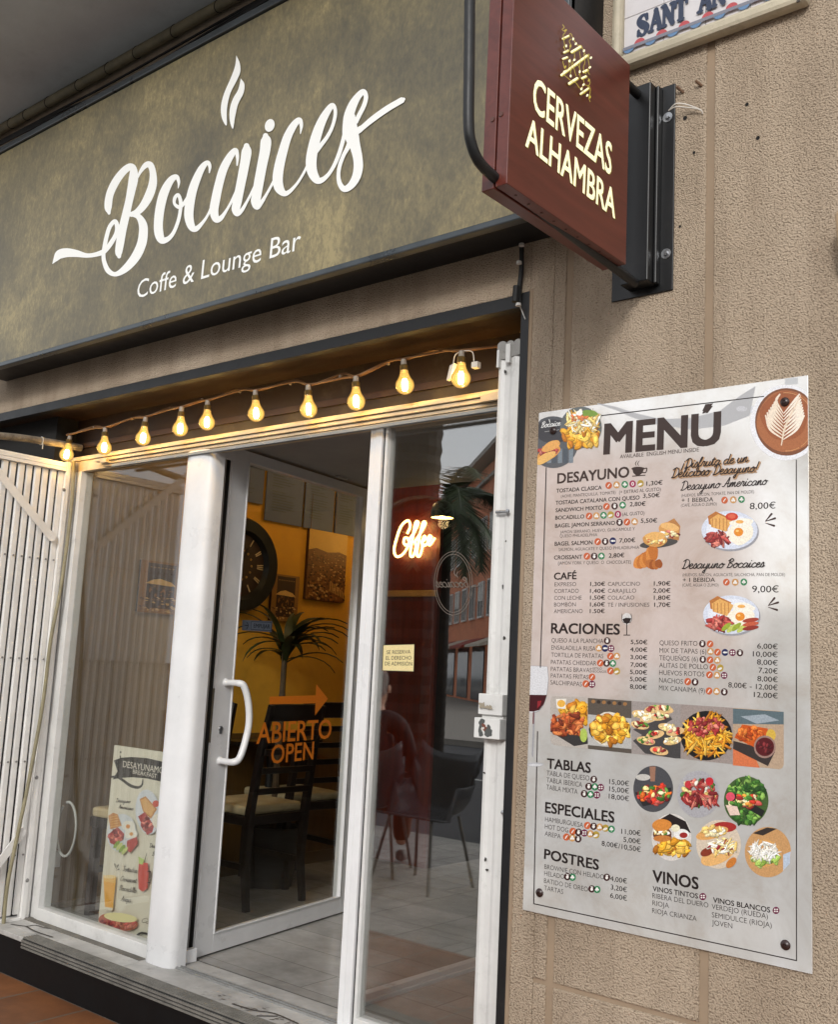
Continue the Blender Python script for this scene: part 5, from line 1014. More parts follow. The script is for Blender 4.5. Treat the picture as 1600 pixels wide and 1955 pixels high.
mb = MB(); mb.bar(cc + Vector((.022, 0, 0)), cc + Vector((.022, .05, .1)), .008, .003, (1, 0, 0)); mb.bar(cc + Vector((.025, 0, 0)), cc + Vector((.025, -.07, .03)), .012, .003, (1, 0, 0)); mb.lathe(cc + Vector((.02, 0, 0)), [(.014, 0), (.014, .008), (0, .01)], 14, (1, 0, 0)); mb.build('hands', M('black_hands', lin(16, 15, 15), .4), ck)
mb = MB()
for k in range(14):
    a = k * 2 * math.pi / 14; mb.lathe(cc + Vector((.016, .085 * math.cos(a), .085 * math.sin(a))), [(.008, 0), (.006, .004), (0, .005)], 8, (1, 0, 0))
mb.build('brass_studs', M('brass_stud', lin(190, 150, 90), .35, metal=.7), ck)

# ------------------------------------------------------------------ pictures and sheets on the yellow wall
PX = XW + .012
def wallpic(name, label, cat, pxs, z_extra=0., builder=None, group=None):
    q = [onX(p, PX) for p in pxs]; y0, y1 = (q[0].y + q[3].y) / 2, (q[1].y + q[2].y) / 2; z1, z0 = (q[0].z + q[1].z) / 2 + z_extra, (q[2].z + q[3].z) / 2
    t = thing(name, label, cat, (XW, (y0 + y1) / 2, (z0 + z1) / 2), group); return t, y0, y1, z0, z1
def pic(t, y0, y1, z0, z1, d, base, builder):
    mb = MB(); mb.box((XW + .001, y0, z0), (PX + d, y1, z1)); mb.build('canvas', M('canvas_edge', base, .7, vs=8), t, bevel=.001)
    ar = Art(lambda p: Vector((PX + d, y0 + (y1 - y0) * p[0], z1 - (z1 - z0) * p[1])), (1, 0, 0), .0005, .00002); builder(ar); ar.build('print', mat_print('sepia_print', .5), t, ink=True)
def roofs(ar):
    ar.shape([(0, 0), (1, 0), (1, 1), (0, 1)], lin(196, 150, 66)); ar.shape([(0, .3), (.2, .26), (.5, .3), (.8, .27), (1, .3), (1, 1), (0, 1)], lin(112, 66, 28)); r_ = random.Random(5)
    for k in range(420):
        y = .3 + .68 * r_.random(); s = .012 + .05 * (y - .25); x = r_.random(); c = r_.choice([lin(70, 34, 14), lin(150, 96, 44), lin(196, 150, 90), lin(52, 26, 12), lin(120, 70, 30)])
        x1, y1 = min(1, x + s * 1.4), min(1, y + s * .8); ar.shape([(x, y), (x1, y + .01), (x1, y1), (x, y1)], c)
    for k in range(9): ar.shape([(.58 + k * .045, .70 + k * .018), (.605 + k * .045, .71 + k * .018), (.6 + k * .045, .86 + k * .01), (.575 + k * .045, .85 + k * .01)], lin(190, 140, 74))
def cafe(ar):
    ar.shape([(0, 0), (1, 0), (1, 1), (0, 1)], lin(140, 96, 40)); ar.shape([(.18, .04), (.86, .04), (.86, .9), (.18, .9)], lin(50, 26, 14)); ar.shape([(.14, .44), (.32, .36), (.5, .33), (.78, .38), (.9, .46)], lin(206, 166, 96)); r_ = random.Random(8)
    for k in range(60): ar.ell(r_.uniform(.05, .95), r_.uniform(.68, .95), r_.uniform(.02, .06), r_.uniform(.01, .03), r_.choice([lin(200, 160, 100), lin(60, 34, 18), lin(120, 80, 44)]), n=9, wob=.2)
    for k in range(7): ar.ell(.25 + k * .09, .12, .03, .012, lin(150, 110, 60), n=9)
    for k in range(40): ar.ell(r_.uniform(.2, .84), r_.uniform(.48, .66), r_.uniform(.01, .04), r_.uniform(.01, .05), r_.choice([lin(90, 54, 26), lin(34, 18, 10), lin(140, 92, 46)]), n=8)
a = wallpic('city_picture', 'sepia city rooftop picture on the yellow wall beyond the door', 'picture', ((590, 1010), (663, 1022), (652, 1148), (579, 1146))); pic(*a, .012, lin(92, 56, 26), roofs)
a = wallpic('cafe_picture', 'small sepia cafe terrace picture between the wall clock and the rooftop picture', 'picture', ((521, 1095), (572, 1101), (563, 1188), (512, 1184))); pic(*a, .008, lin(80, 48, 22), cafe)
a = wallpic('dark_picture', 'dark framed picture on the yellow wall behind the display pane', 'picture', ((268, 1072), (345, 1074), (338, 1172), (258, 1170))); pic(*a, .01, lin(40, 38, 36), cafe)
mb = MB()
for px_ in (593, 640):
    q = onX((px_, 1016), XW + .02); mb.tube([q, q + Vector((0, 0, .24))], .0016, 5)
t = thing('hanging_wire', 'two thin wires holding the sepia rooftop picture below the menu sheets', 'wire', tuple(q)); mb.build('wire', wire_m, t)
sheet_m = M('pale_menu_paper', lin(88, 96, 122), .7, vs=3, var=.08)
SH = [((380, 955), (422, 958), 'pale menu sheet in the gap between the corner column and the open door'), ((428, 953), (503, 959), 'pale menu sheet ending higher than its neighbours beside the door stile'), ((504, 993), (577, 1005), 'pale menu sheet hung directly above the small cafe picture'), ((579, 1006), (636, 1017), 'pale menu sheet hung above the sepia rooftop picture'), ((638, 1018), (684, 1025), 'pale menu sheet at the end of the row, beside the door hinge post')]
for k, (pa, pb, lab) in enumerate(SH):
    qa, qb = onX(pa, XW + .02), onX(pb, XW + .02); z0 = (qa.z + qb.z) / 2; y0, y1 = qa.y + .004, qb.y - .004; H_ = 2.68 - z0
    t = thing('menu_sheet', lab, 'menu sheet', (XW + .01, (y0 + y1) / 2, z0), 'menu sheets along the top of the yellow wall')
    mb = MB(); mb.box((XW + .012, y0, z0), (XW + .018, y1, 2.68)); mb.build('paper', sheet_m, t, bevel=.001)
    ar = Art(lambda p: Vector((XW + .018, y0 + (y1 - y0) * p[0], z0 + H_ * p[1])), (1, 0, 0), .0005, .00002); r_ = random.Random(k)
    for j in range(26):
        yy = .93 - j * .033
        if j % 9 == 7: continue
        x0 = .14 + .04 * r_.random(); x1 = x0 + r_.uniform(.3, .62); ar.line([(x0, yy), (x1, yy)], .006 + .004 * (j % 9 == 0), lin(70, 76, 76), 1)
    ar.build('print_lines', mat_print('sheet_ink', .7), t, ink=True)

# ------------------------------------------------------------------ neon sign
YN = YB - .075
ns = thing('neon_sign', 'glowing warm yellow neon lettering reading Coffee on the dark red wood wall', 'neon sign', tuple(onY((790, 1050), YN)))
neon_m, nt, b = newmat('warm_neon'); b.inputs['Emission Color'].default_value = (1, .66, .2, 1); b.inputs['Emission Strength'].default_value = 9; b.inputs['Base Color'].default_value = (.9, .8, .5, 1)
mb = MB()
for P in ([(372,1015),(396,955),(378,908),(322,955),(284,1060),(265,1150),(288,1202),(338,1180),(383,1112)], [(383,1112),(345,1095),(352,1050),(384,1062),(380,1108),(352,1108)], [(378,1072),(425,1010),(462,930),(440,925),(418,1040),(396,1180),(420,1196),(442,1120),(430,1075)], [(430,1085),(480,1010),(520,935),(500,925),(472,1040),(450,1180),(474,1194),(494,1120),(485,1075)], [(485,1090),(522,1055),(510,1035),(494,1080),(510,1112),(548,1080),(568,1045),(552,1032),(540,1080),(556,1108),(596,1050)]):
    mb.tube([onY(Rr(*p), YN) for p in [tuple(q) for q in spline(P, 6)]], .0075, 8)
mb.build('neon_tube', neon_m, ns, smooth=True)
mb = MB()
for p in ((330, 1000), (430, 1000), (520, 1060)): q = onY(Rr(*p), YN); mb.tube([q, q + Vector((0, YB - .03 - YN, 0))], .004, 6)
mb.build('stand_off', M('clear_standoff', lin(150, 140, 120), .3), ns)

# ------------------------------------------------------------------ pendant lamps
shade_m = M('dark_bronze_shade', lin(58, 44, 28), .35, metal=.5, vs=10)
shin_m, nt, b = newmat('lit_shade_inside'); b.inputs['Base Color'].default_value = (.9, .75, .45, 1); b.inputs['Emission Color'].default_value = (1, .6, .2, 1); b.inputs['Emission Strength'].default_value = .5
LAMPS = [(onY((845, 975), 1.9), 'dark dome pendant lamp beside the neon lettering'), (Vector((-4.05, 2.0, 2.66)), 'dark dome pendant lamp close to the rooftop picture'), (Vector((-3.98, 1.05, 2.66)), 'dark dome pendant lamp in front of the wall clock')]
def lamp(c, lab, e):
    t = thing('pendant_lamp', lab, 'pendant lamp', tuple(c), 'pendant lamps inside the bar')
    mb = MB(); mb.lathe(c, [(.062, -.04), (.065, -.01), (.055, .03), (.032, .05), (.01, .058), (.01, .09)], 28); mb.build('shade', shade_m, t, smooth=True)
    mb = MB(); mb.lathe(c, [(.061, -.039), (.062, -.012), (.052, .026), (.03, .045), (0, .048)], 28); mb.build('shade_inside', shin_m, t, smooth=True)
    mb = MB(); mb.tube([c + Vector((0, 0, .1)), Vector((c.x, c.y, 2.78))], .003, 6); mb.build('cord', rubber_m, t)
    mb = MB(); mb.lathe(c + Vector((0, 0, -.01)), [(0, -.028), (.016, -.02), (.022, 0), (.016, .02), (.008, .035)], 16); mb.build('bulb', fil_m, t, smooth=True)
    l = bpy.data.lights.new('lamp_light', 'POINT'); l.energy = e; l.color = (1, .66, .3); l.shadow_soft_size = .03; o = bpy.data.objects.new('lamp_light', l); COL.objects.link(o); o.parent = t; o.location = (0, 0, -.07)
for (c, lab), e in zip(LAMPS, (1.5, 3.4, 3.0)): lamp(c, lab, e)

# ------------------------------------------------------------------ dining chairs
wood_d = mat_wood('dark_chair_wood', lin(20, 12, 9), lin(32, 19, 13), 'Z', .4); pad_m = M('cream_seat_pad', lin(190, 172, 134), .7, vs=10, bump=.4, bs=60)
def dining_chair(label, loc, rz, grp='dark wooden chairs inside the bar'):
    t = thing('dining_chair', label, 'chair', (0, 0, 0), grp); w, d, sh = .42, .42, .46
    for sx in (-1, 1):
        mb = MB(); mb.tube([(sx * (w / 2 - .02), d / 2 - .0, 0), (sx * (w / 2 - .02), d / 2 - .03, .2), (sx * (w / 2 - .02), d / 2 - .02, .46), (sx * (w / 2 - .025), d / 2 + .02, .75), (sx * (w / 2 - .03), d / 2 + .07, .98)], [.021, .023, .026, .023, .019], 4); mb.build('rear_leg', wood_d, t, bevel=.003)
        mb = MB(); mb.bar((sx * (w / 2 - .02), -d / 2 + .03, 0), (sx * (w / 2 - .02), -d / 2 + .03, .43), .036, .036); mb.build('leg', wood_d, t, bevel=.003)
        mb = MB(); mb.bar((sx * (w / 2 - .02), -d / 2 + .05, .2), (sx * (w / 2 - .02), d / 2 - .04, .2), .02, .028); mb.build('stretcher', wood_d, t)
    mb = MB(); mb.box((-w / 2, -d / 2, .395), (w / 2, d / 2 - .02, .44)); mb.build('seat_frame', wood_d, t, bevel=.004)
    mb = MB(); mb.box((-w / 2 + .01, -d / 2 - .005, .44), (w / 2 - .01, d / 2 - .05, .485)); mb.build('seat_pad', pad_m, t, bevel=.014)
    mb = MB()
    for z in (.56, .66, .75, .84): y = d / 2 + .0 + (z - .46) * .13; mb.bar((-w / 2 + .03, y, z), (w / 2 - .03, y, z), .018, .03, (0, 0, 1))
    mb.build('back_slats', wood_d, t, bevel=.003)
    y = d / 2 + .06; mb = MB(); mb.box((-w / 2 + .03, y - .012, .9), (w / 2 - .03, y + .014, .985)); mb.build('top_rail', wood_d, t, bevel=.006)
    t.location = loc; t.rotation_euler = (0, 0, rz); return t
c1 = dining_chair('dark wooden chair with cream seat seen through the open door glass', (-4.1, 1.2, FZ), -math.pi / 2 + .02)
c2 = copy_tree(c1); c2['label'] = 'dark wooden chair deeper in the room behind the door lettering'; c2.location = (-4.33, 1.72, FZ); c2.rotation_euler = (0, 0, -math.pi / 2 - .1)
c3 = copy_tree(c1); c3['label'] = 'dark wooden chair behind the breakfast board in the display pane'; c3.location = (-4.12, .62, FZ); c3.rotation_euler = (0, 0, .12)
# small table by the wall between the chairs
tb = thing('cafe_table', 'small dark square table against the yellow wall under the clock', 'table', (-4.35, 1.55, FZ))
mb = MB(); mb.box((-4.58, 1.3, .9), (-4.16 - .2, 1.95, .925)); mb.build('tabletop', wood_d, tb, bevel=.004)
mb = MB(); mb.tube([(-4.48, 1.66, .9), (-4.48, 1.66, .19)], .025, 12); mb.lathe((-4.48, 1.66, FZ), [(.1, 0), (.1, .012), (.03, .02)], 20); mb.build('pedestal', black_m, tb)

# ------------------------------------------------------------------ dracaena
pc = onX((545, 1232), -4.28); pb = Vector((pc.x, pc.y, FZ))
pl2 = thing('potted_plant', 'dracaena with arching dark green strap leaves inside beyond the door', 'plant', tuple(pb))
leaf_m = M('dracaena_leaf', lin(46, 54, 22), .45, vs=20, var=.4); mb = MB(); r_ = random.Random(12)
for k in range(36):
    a = r_.uniform(0, 6.283); L_ = r_.uniform(.24, .42); el = r_.uniform(.15, 1.35); base = pc + Vector((r_.uniform(-.01, .01), r_.uniform(-.01, .01), r_.uniform(-.1, .04))); d = Vector((math.cos(a), math.sin(a), 0)); sd_ = Vector((-math.sin(a), math.cos(a), 0)); pts = []; p = base.copy(); ang = el; rows = []
    for j in range(8):
        t_ = j / 7; w = .027 * (math.sin(math.pi * min(1, t_ * .9 + .1)) ** .7) * (1 - t_ * .3); rows.append((p - sd_ * w, p - Vector((0, 0, .006)), p + sd_ * w)); p = p + (d * math.cos(ang) + Vector((0, 0, math.sin(ang)))) * L_ / 7; ang -= .12 + .13 * t_ + .1 * (1.2 - el) * t_
    mb.add([v for r in rows for v in r], [(3 * j + i, 3 * j + i + 1, 3 * j + i + 4, 3 * j + i + 3) for j in range(7) for i in (0, 1)])
mb.build('leaves', leaf_m, pl2, smooth=True)
mb = MB(); mb.tube([Vector(q) for q in spline([tuple(pb + Vector((0, 0, .3))), tuple(pb + Vector((.02, -.02, .7))), tuple(pc + Vector((0, 0, -.3))), tuple(pc)], 6)], [.02] * 13 + [.016] * 6, 8); mb.build('stem', M('brown_stem', lin(84, 66, 44), .8, vs=30, var=.3), pl2, smooth=True)
mb = MB(); mb.lathe(pb, [(0, 0), (.12, 0), (.15, .28), (.155, .31), (.14, .31), (.135, .29), (0, .28)], 24); mb.build('pot', M('dark_pot', lin(40, 36, 34), .5), pl2, smooth=True)

# ------------------------------------------------------------------ breakfast board in the display pane
bb = thing('breakfast_board', 'narrow cream breakfast board with food pictures standing behind the display pane beside the folding gate', 'display board', (-3.8, .3, FZ))
YBD = .285; W5 = lambda x, y: (80 + x / 3.491, 1300 + y / 3.491)
k0, k1, k2 = onY((212, 1421), YBD), onY((192, 1775), YBD), onY((311, 1434), YBD)
bx0, bx1, bz1 = (k0.x + k1.x) / 2, -3.535, k0.z
mb = MB(); mb.box((bx0, YBD, FZ + .005), (bx1, YBD + .012, bz1)); mb.build('board', M('cream_display_board', lin(214, 208, 188), .55, vs=3, var=.06), bb, bevel=.0015)
lim5 = lambda p: (p[0], p[1])
def f5(p):
    q = onY(W5(*p), YBD); q.x = min(max(q.x, bx0 + .001), bx1 - .002); q.z = max(q.z, FZ + .01); return q
ar = Art(f5, (0, -1, 0), .0006, .00001); bk = lin(58, 54, 50); crw = lin(214, 208, 192)
ar.shape([(480, 528), (530, 510), (600, 505), (700, 512), (820, 540), (900, 570), (900, 700), (800, 670), (700, 648), (600, 640), (520, 645), (472, 655), (505, 600)], bk)
ar.line([(*p, w) for p, w in (((445, 660), 4), ((455, 640), 12), ((500, 638), 16), ((540, 660), 18), ((590, 695), 20), ((640, 708), 18), ((668, 690), 12), ((674, 655), 6))], 1, bk); ar.line([(526, 470), (526, 476)], 9, bk, 1); ar.line([(524, 498), (524, 510)], 7, bk, 1)
ar.fn = lambda p: onY(W5(*p), YBD)
ar.text('DESAYUNAMO', (540, 572), (812, 617), 42, crw, .004); ar.text('BREAKFAST', (606, 615), (765, 648), 28, crw, .002)
ar.fn = f5
script(ar, 'Desayuno', (494, 805), (590, 812), 13, 2.6, bk); script(ar, 'Americano', (512, 846), (610, 860), 13, 2.6, bk); script(ar, 'Desayuno', (720, 1105), (820, 1120), 14, 2.6, bk); script(ar, 'Bocaices', (740, 1160), (830, 1172), 14, 2.6, bk)
for s, x0, y0, x1, y1 in (('Tostadas', 546, 1262, 640, 1275), ('Croissant', 530, 1328, 640, 1342), ('Bocadillo', 526, 1388, 640, 1408), ('Arepa', 538, 1462, 606, 1470), ('Cafe', 672, 1600, 780, 1625)): script(ar, s.replace('A', 'A'), (x0, y0), (x1, y1), 17, 3, bk)
for a, b in (((500, 1215), (505, 1240)), ((523, 1222), (510, 1248)), ((528, 1250), (510, 1258))): ar.line([(*a, 7), (*b, 2)], 1, bk, 1)
T5 = lambda x, y: (x, y)
ar.ell(720, 870, 82, 150, lin(206, 210, 214), rot=-.1); ar.ell(545, 1010, 98, 128, lin(206, 210, 212), rot=.1)
ar.shape([(665, 785), (705, 765), (782, 850), (742, 915), (690, 870)], lin(190, 132, 70)); ar.shape([(672, 790), (704, 776), (770, 850), (740, 900), (694, 862)], lin(214, 166, 104)); ar.shape([(655, 900), (700, 870), (762, 960), (750, 1005), (715, 1022)], lin(170, 62, 62)); heap(T5, 1, 710, 950, 34, 44, ham, 30, 8, 16, 81); ar.ell(775, 815, 22, 22, lin(200, 80, 56)); ar.ell(790, 930, 40, 50, lin(230, 222, 204)); ar.ell(800, 920, 14, 16, lin(220, 150, 60))
ar.shape([(458, 895), (490, 875), (520, 885), (548, 960), (510, 975), (472, 985)], lin(196, 138, 78)); 
for j in range(5): ar.line([(470, 905 + j * 16), (525 + j * 4, 893 + j * 16)], 3, lin(226, 184, 124), 1)
ar.ell(595, 965, 42, 40, lin(226, 222, 208), wob=.08); ar.ell(590, 966, 14, 14, lin(220, 150, 84)); ar.ell(610, 1015, 40, 34, lin(230, 226, 212), wob=.08); ar.ell(612, 1016, 13, 12, lin(220, 160, 90))
ar.shape([(456, 1020), (520, 970), (565, 1015), (560, 1050), (500, 1090), (470, 1075)], lin(168, 66, 66)); heap(T5, 1, 512, 1030, 44, 34, ham, 30, 8, 16, 82); ar.shape([(585, 1060), (650, 1035), (656, 1080), (605, 1142), (582, 1120)], lin(176, 72, 64))
for k in range(4): ar.ell(515 + k * 18, 1085 + k * 14, 32, 12, (lin(136, 164, 66), lin(196, 204, 130))[k % 2], rot=-.9)
ar.shape([(427, 1290), (512, 1305), (490, 1520), (438, 1512)], lin(226, 180, 96)); ar.shape([(430, 1330), (508, 1342), (488, 1505), (440, 1500)], lin(222, 160, 52)); ar.ell(470, 1300, 42, 12, lin(232, 206, 150)); ar.shape([(436, 1500), (490, 1508), (484, 1528), (440, 1522)], lin(214, 206, 186))
ar.shape([(664, 1200), (724, 1210), (728, 1280), (722, 1375), (690, 1400), (662, 1380), (658, 1290)], lin(196, 66, 52)); ar.line([(722, 1262), (742, 1270), (742, 1330), (722, 1340)], 8, lin(60, 58, 58)); ar.shape([(660, 1165), (700, 1185), (690, 1220), (666, 1215)], lin(178, 200, 110)); ar.line([(704, 1190), (716, 1145)], 4, bk, 1)
ar.ell(525, 1600, 132, 58, lin(176, 92, 66), rot=.15); heap(T5, 1, 520, 1612, 112, 34, ham + [lin(196, 120, 96)], 70, 8, 18, 83); ar.ell(545, 1570, 112, 30, lin(222, 214, 158), rot=.12); ar.line([(660, 1710), (655, 1690), (690, 1672), (760, 1690)], 14, bk)
ar.build('board_print', mat_print('board_ink', .5), bb, ink=True)
# white looped cable and box behind the left pane
lc = thing('looped_cable', 'white looped cable with socket box inside the display pane', 'cable', (-4.2, .3, .5))
mb = MB(); q = onY((127, 1582), .29); mb.tube([q + Vector((.075 * math.cos(a), 0, .12 * math.sin(a))) for a in np.linspace(2.2, 8.1, 24)], .006, 8); mb.build('loop', M('white_cable', lin(190, 190, 186), .5), lc, smooth=True)
q2 = onY((90, 1640), .3); mb = MB(); mb.box(q2 + Vector((-.05, 0, -.03)), q2 + Vector((.05, .04, .04))); mb.build('socket_box', white_old, lc, bevel=.004)
# ------------------------------------------------------------------ across the street (seen mirrored in the glass)
def mir(p, Yr): return Vector((onY(p, .4529 - Yr).x, Yr, onY(p, .4529 - Yr).z))
# palms
bark_m = M('palm_bark', lin(42, 34, 27), .9, vs=18, var=.45, bump=2, bs=20); frond_m = M('palm_frond', lin(70, 84, 52), .5, vs=8, var=.4)
def palm(label, x, y, top, r0, l0, l1, n_f, seed, lw=.016, elev=(-.55, 1.2)):
    t = thing('palm_tree', label, 'palm tree', (x, y, 0), 'palm trees along the street')
    mb = MB(); mb.tube([(x + .09 * r0 * math.sin(z * 1.3), y, z) for z in np.linspace(0, top, 60)], [r0 * (1 + .06 * (k % 2) - .15 * k / 60) for k in range(60)], 16); mb.build('trunk', bark_m, t)
    mb = MB(); r_ = random.Random(seed); cpt = Vector((x, y, top))
    for k in range(n_f):
        az = r_.uniform(0, 6.283); el = r_.uniform(*elev); L_ = r_.uniform(l0, l1); d = Vector((math.cos(az), math.sin(az), 0)); p = cpt.copy(); ang = el; n = 26; spine = []
        for j in range(n): spine.append((p.copy(), ang)); p = p + (d * math.cos(ang) + Vector((0, 0, math.sin(ang)))) * L_ / n; ang -= .055 + .02 * max(0, el)
        mb.tube([s_[0] for s_ in spine], [.016 * l1 * (1 - j / n) + .003 for j in range(n)], 5); side = Vector((-math.sin(az), math.cos(az), 0))
        for j in range(3, n):
            b_, an = spine[j]; fw = (d * math.cos(an) + Vector((0, 0, math.sin(an)))); up = (Vector((0, 0, math.cos(an))) - d * math.sin(an)); ll = .26 * l1 * math.sin(math.pi * (j / n * .85 + .12)) + .05
            for sg_ in (-1, 1):
                for q in (0, .5):
                    o_ = b_ + fw * L_ / n * q; e = o_ + (side * sg_ * .8 + fw * .5 + up * .12 + Vector((0, 0, -.35 + r_.uniform(-.1, .1)))) * ll; wv_ = fw * lw; mb.add([o_ - wv_, o_ + wv_, e], [(0, 1, 2)])
    mb.build('crown', frond_m, t); return t
PB = mir((785, 1100), -7.5); palm('tall date palm with a thick dark trunk facing the doorway across the road', PB.x, PB.y, mir((785, 520), -7.5).z, .37, 1.5, 2.2, 30, 4)
PQ = mir((846, 1100), -6.8); palm('shorter date palm with a thin trunk and drooping fronds beside the thick palm', PQ.x, PQ.y, mir((846, 962), -6.8).z, .1, .9, 1.35, 13, 6, .014, (-.45, 1.15))
palm('date palm on the far side of the road opposite the menu board', -3.2, -9.5, 4.6, .33, 1.3, 1.9, 30, 9)
def added_potted_palm(label, x, y, h, seed):  # unseen plants added to mirror as dark blobs in the menu board
    t = thing('added_potted_palm', label, 'plant', (x, y, 0), 'potted palms added for the menu board reflection')
    mb = MB(); mb.lathe((x, y, 0), [(0, 0), (.15, 0), (.19, .34), (.195, .38), (.17, .38), (.165, .35), (0, .34)], 24); mb.build('pot', bark_m, t, smooth=True)
    mb = MB(); mb2 = MB(); r_ = random.Random(seed); b0_ = Vector((x, y, .34))
    for k in range(15):
        az = r_.uniform(0, 6.283); d = Vector((math.cos(az), math.sin(az), 0)); hgt = h * r_.uniform(.55, 1.); rch = r_.uniform(.15, .45)
        tip = b0_ + d * rch + Vector((0, 0, hgt)); sp_ = [Vector(q) for q in spline([tuple(b0_), tuple(b0_ + d * rch * .25 + Vector((0, 0, hgt * .6))), tuple(tip), tuple(tip + d * rch * .6 + Vector((0, 0, -.08)))], 7)]
        mb2.tube(sp_, .006, 6); sd_ = Vector((-math.sin(az), math.cos(az), 0))
        for j in range(7, len(sp_) - 1):
            for sg_ in (-1, 1):
                ll = r_.uniform(.2, .3); o_ = sp_[j]; e = o_ + (sd_ * sg_ * .55 + d * .2 + Vector((0, 0, -.5 + r_.uniform(-.2, .5)))).normalized() * ll; m_ = (o_ + e) / 2 + Vector((0, 0, .02)); w_ = Vector((0, 0, 1)).cross(e - o_).normalized() * .022
                mb.add([o_, m_ - w_, e, m_ + w_], [(0, 1, 2, 3)])
    mb.build('leaves', frond_m, t); mb2.build('stems', M('green_stem', lin(96, 110, 60), .6), t, smooth=True)
added_potted_palm('tall unseen potted palm nearest the camera, added to mirror dark in the menu board', -1.95, -3.35, 1.5, 21); added_potted_palm('middle potted palm of the unseen row added for the board reflection', -2.75, -3.5, 1.2, 22); added_potted_palm('lower added potted palm at the chair end of the unseen row', -3.35, -3.3, .95, 23)
# brick apartment block, set diagonally
bk = thing('apartment_block', 'orange brick apartment block with pale window bays and a grey cornice across the street', 'apartment block', (0, 0, 0))
d0 = ray(560, 1172); du = Vector((d0[0], -d0[1], 0)).normalized()         # street direction of the block
A0 = mir((945, 1000), -34); A0.z = 0
A0 = A0 - du * 0.0
nrm = Vector((-du.y, du.x, 0)); nrm = nrm if nrm.dot(Vector((0, 1, 0))) > 0 else -nrm
zr = mir((945, 868), -34).z
LEN = 40; U0 = -4
brick_m = mat_tiles('orange_brick_wall', 0, lin(164, 96, 66), lin(148, 82, 56), lin(150, 110, 86), .25, .07, .006, .85, bump=.2, off=.5, var=1.2)
bx = bpy.data.materials.new; P_ = lambda u, n_, z: A0 + du * u + nrm * n_ + Vector((0, 0, z))
mb = MB(); mb.obox(P_(U0, -10, -.1), du * LEN, nrm * 10, Vector((0, 0, zr))); mb.build('wall', M('orange_brick', lin(212, 136, 100), .85, vs=2., var=.18, bump=.6, bs=30), bk)
mb = MB(); mb.obox(P_(U0 - .3, -10.3, zr), du * (LEN + .6), nrm * 10.9, Vector((0, 0, .22))); mb.obox(P_(U0 - .2, -.0, zr - .9), du * (LEN + .4), nrm * .16, Vector((0, 0, .16))); mb.build('cornice', M('grey_cornice', lin(150, 146, 140), .7), bk)
win_f = M('white_window_frame', lin(206, 204, 198), .5); win_g = M('dark_window_glass', lin(58, 66, 74), .08, vs=2, spec=.8); fr0 = None
storey = 3.0
for f_ in range(1, int((zr - .6) // storey)):
    for c_i in range(17):
        u = U0 + 1.2 + c_i * 2.3; z = f_ * storey + .9
        mb = MB(); mb.obox(P_(u, -.06, z), du * 1.2, nrm * .1, Vector((0, 0, 1.5))); o = mb.build('window', win_g, bk)
        mb = MB()
        for a_, b_ in (((-.08, -.08), (1.36, .08)), ((-.08, 1.5), (1.36, .08))): mb.obox(P_(u + a_[0], 0, z + a_[1]), du * b_[0], nrm * .1, Vector((0, 0, b_[1])))
        for x_ in (-.08, .57, 1.2): mb.obox(P_(u + x_, 0, z), du * .08, nrm * .1, Vector((0, 0, 1.5)))
        if (c_i + f_) % 3 == 0: mb.obox(P_(u, .0, z + .7), du * 1.2, nrm * .07, Vector((0, 0, .8)))
        w = mb.build('frame', win_f, bk); w.parent = o
for c_i in range(9):
    u = U0 + 1 + c_i * 4.2; mb = MB(); mb.obox(P_(u, -.05, .1), du * 3, nrm * .1, Vector((0, 0, 2.4))); mb.build('shop_window', win_g, bk)
    mb = MB(); mb.prism([P_(u - .2, .05, 2.9), P_(u - .2, 1.1, 2.5), P_(u - .2, 1.1, 2.4), P_(u - .2, .05, 2.6)], du * 3.4); mb.build('awning', M('shop_awning', (lin(150, 60, 44) if c_i % 2 else lin(186, 176, 160)), .7), bk)
# block to the left, farther
b3 = thing('stone_block', 'grey stone block standing straight across the street from the menu board', 'apartment block', (6, -24, 0))
mb = MB(); mb.box((-1, -34, -.1), (22, -19, 5.6)); mb.build('wall', M('grey_stone', lin(150, 140, 128), .85, vs=1.), b3)
for f_ in range(1):
    for c_i in range(8): mb = MB(); mb.box((0 + c_i * 2.7, -19.0, 1.2 + f_ * 3.1), (1.3 + c_i * 2.7, -18.94, 3.0 + f_ * 3.1)); mb.build('window', win_g, b3)
# street lamp
lpq = mir((913, 1400), -13.0); slp = thing('street_lamp', 'black street lamp post on the far pavement', 'street lamp', (lpq.x, -14.6, 0))
mb = MB(); mb.tube([(lpq.x, -14.6, 0), (lpq.x, -14.6, 4.2)], [.09, .06], 12); mb.build('post', black_m, slp)
mb = MB(); mb.bar((lpq.x, -14.6, 4.15), (lpq.x - .8, -14.6, 4.25), .06, .05); mb.lathe((lpq.x - .8, -14.6, 4.2), [(0, .12), (.16, .06), (.18, -.02), (.0, -.06)], 14); mb.build('lamp_head', black_m, slp)

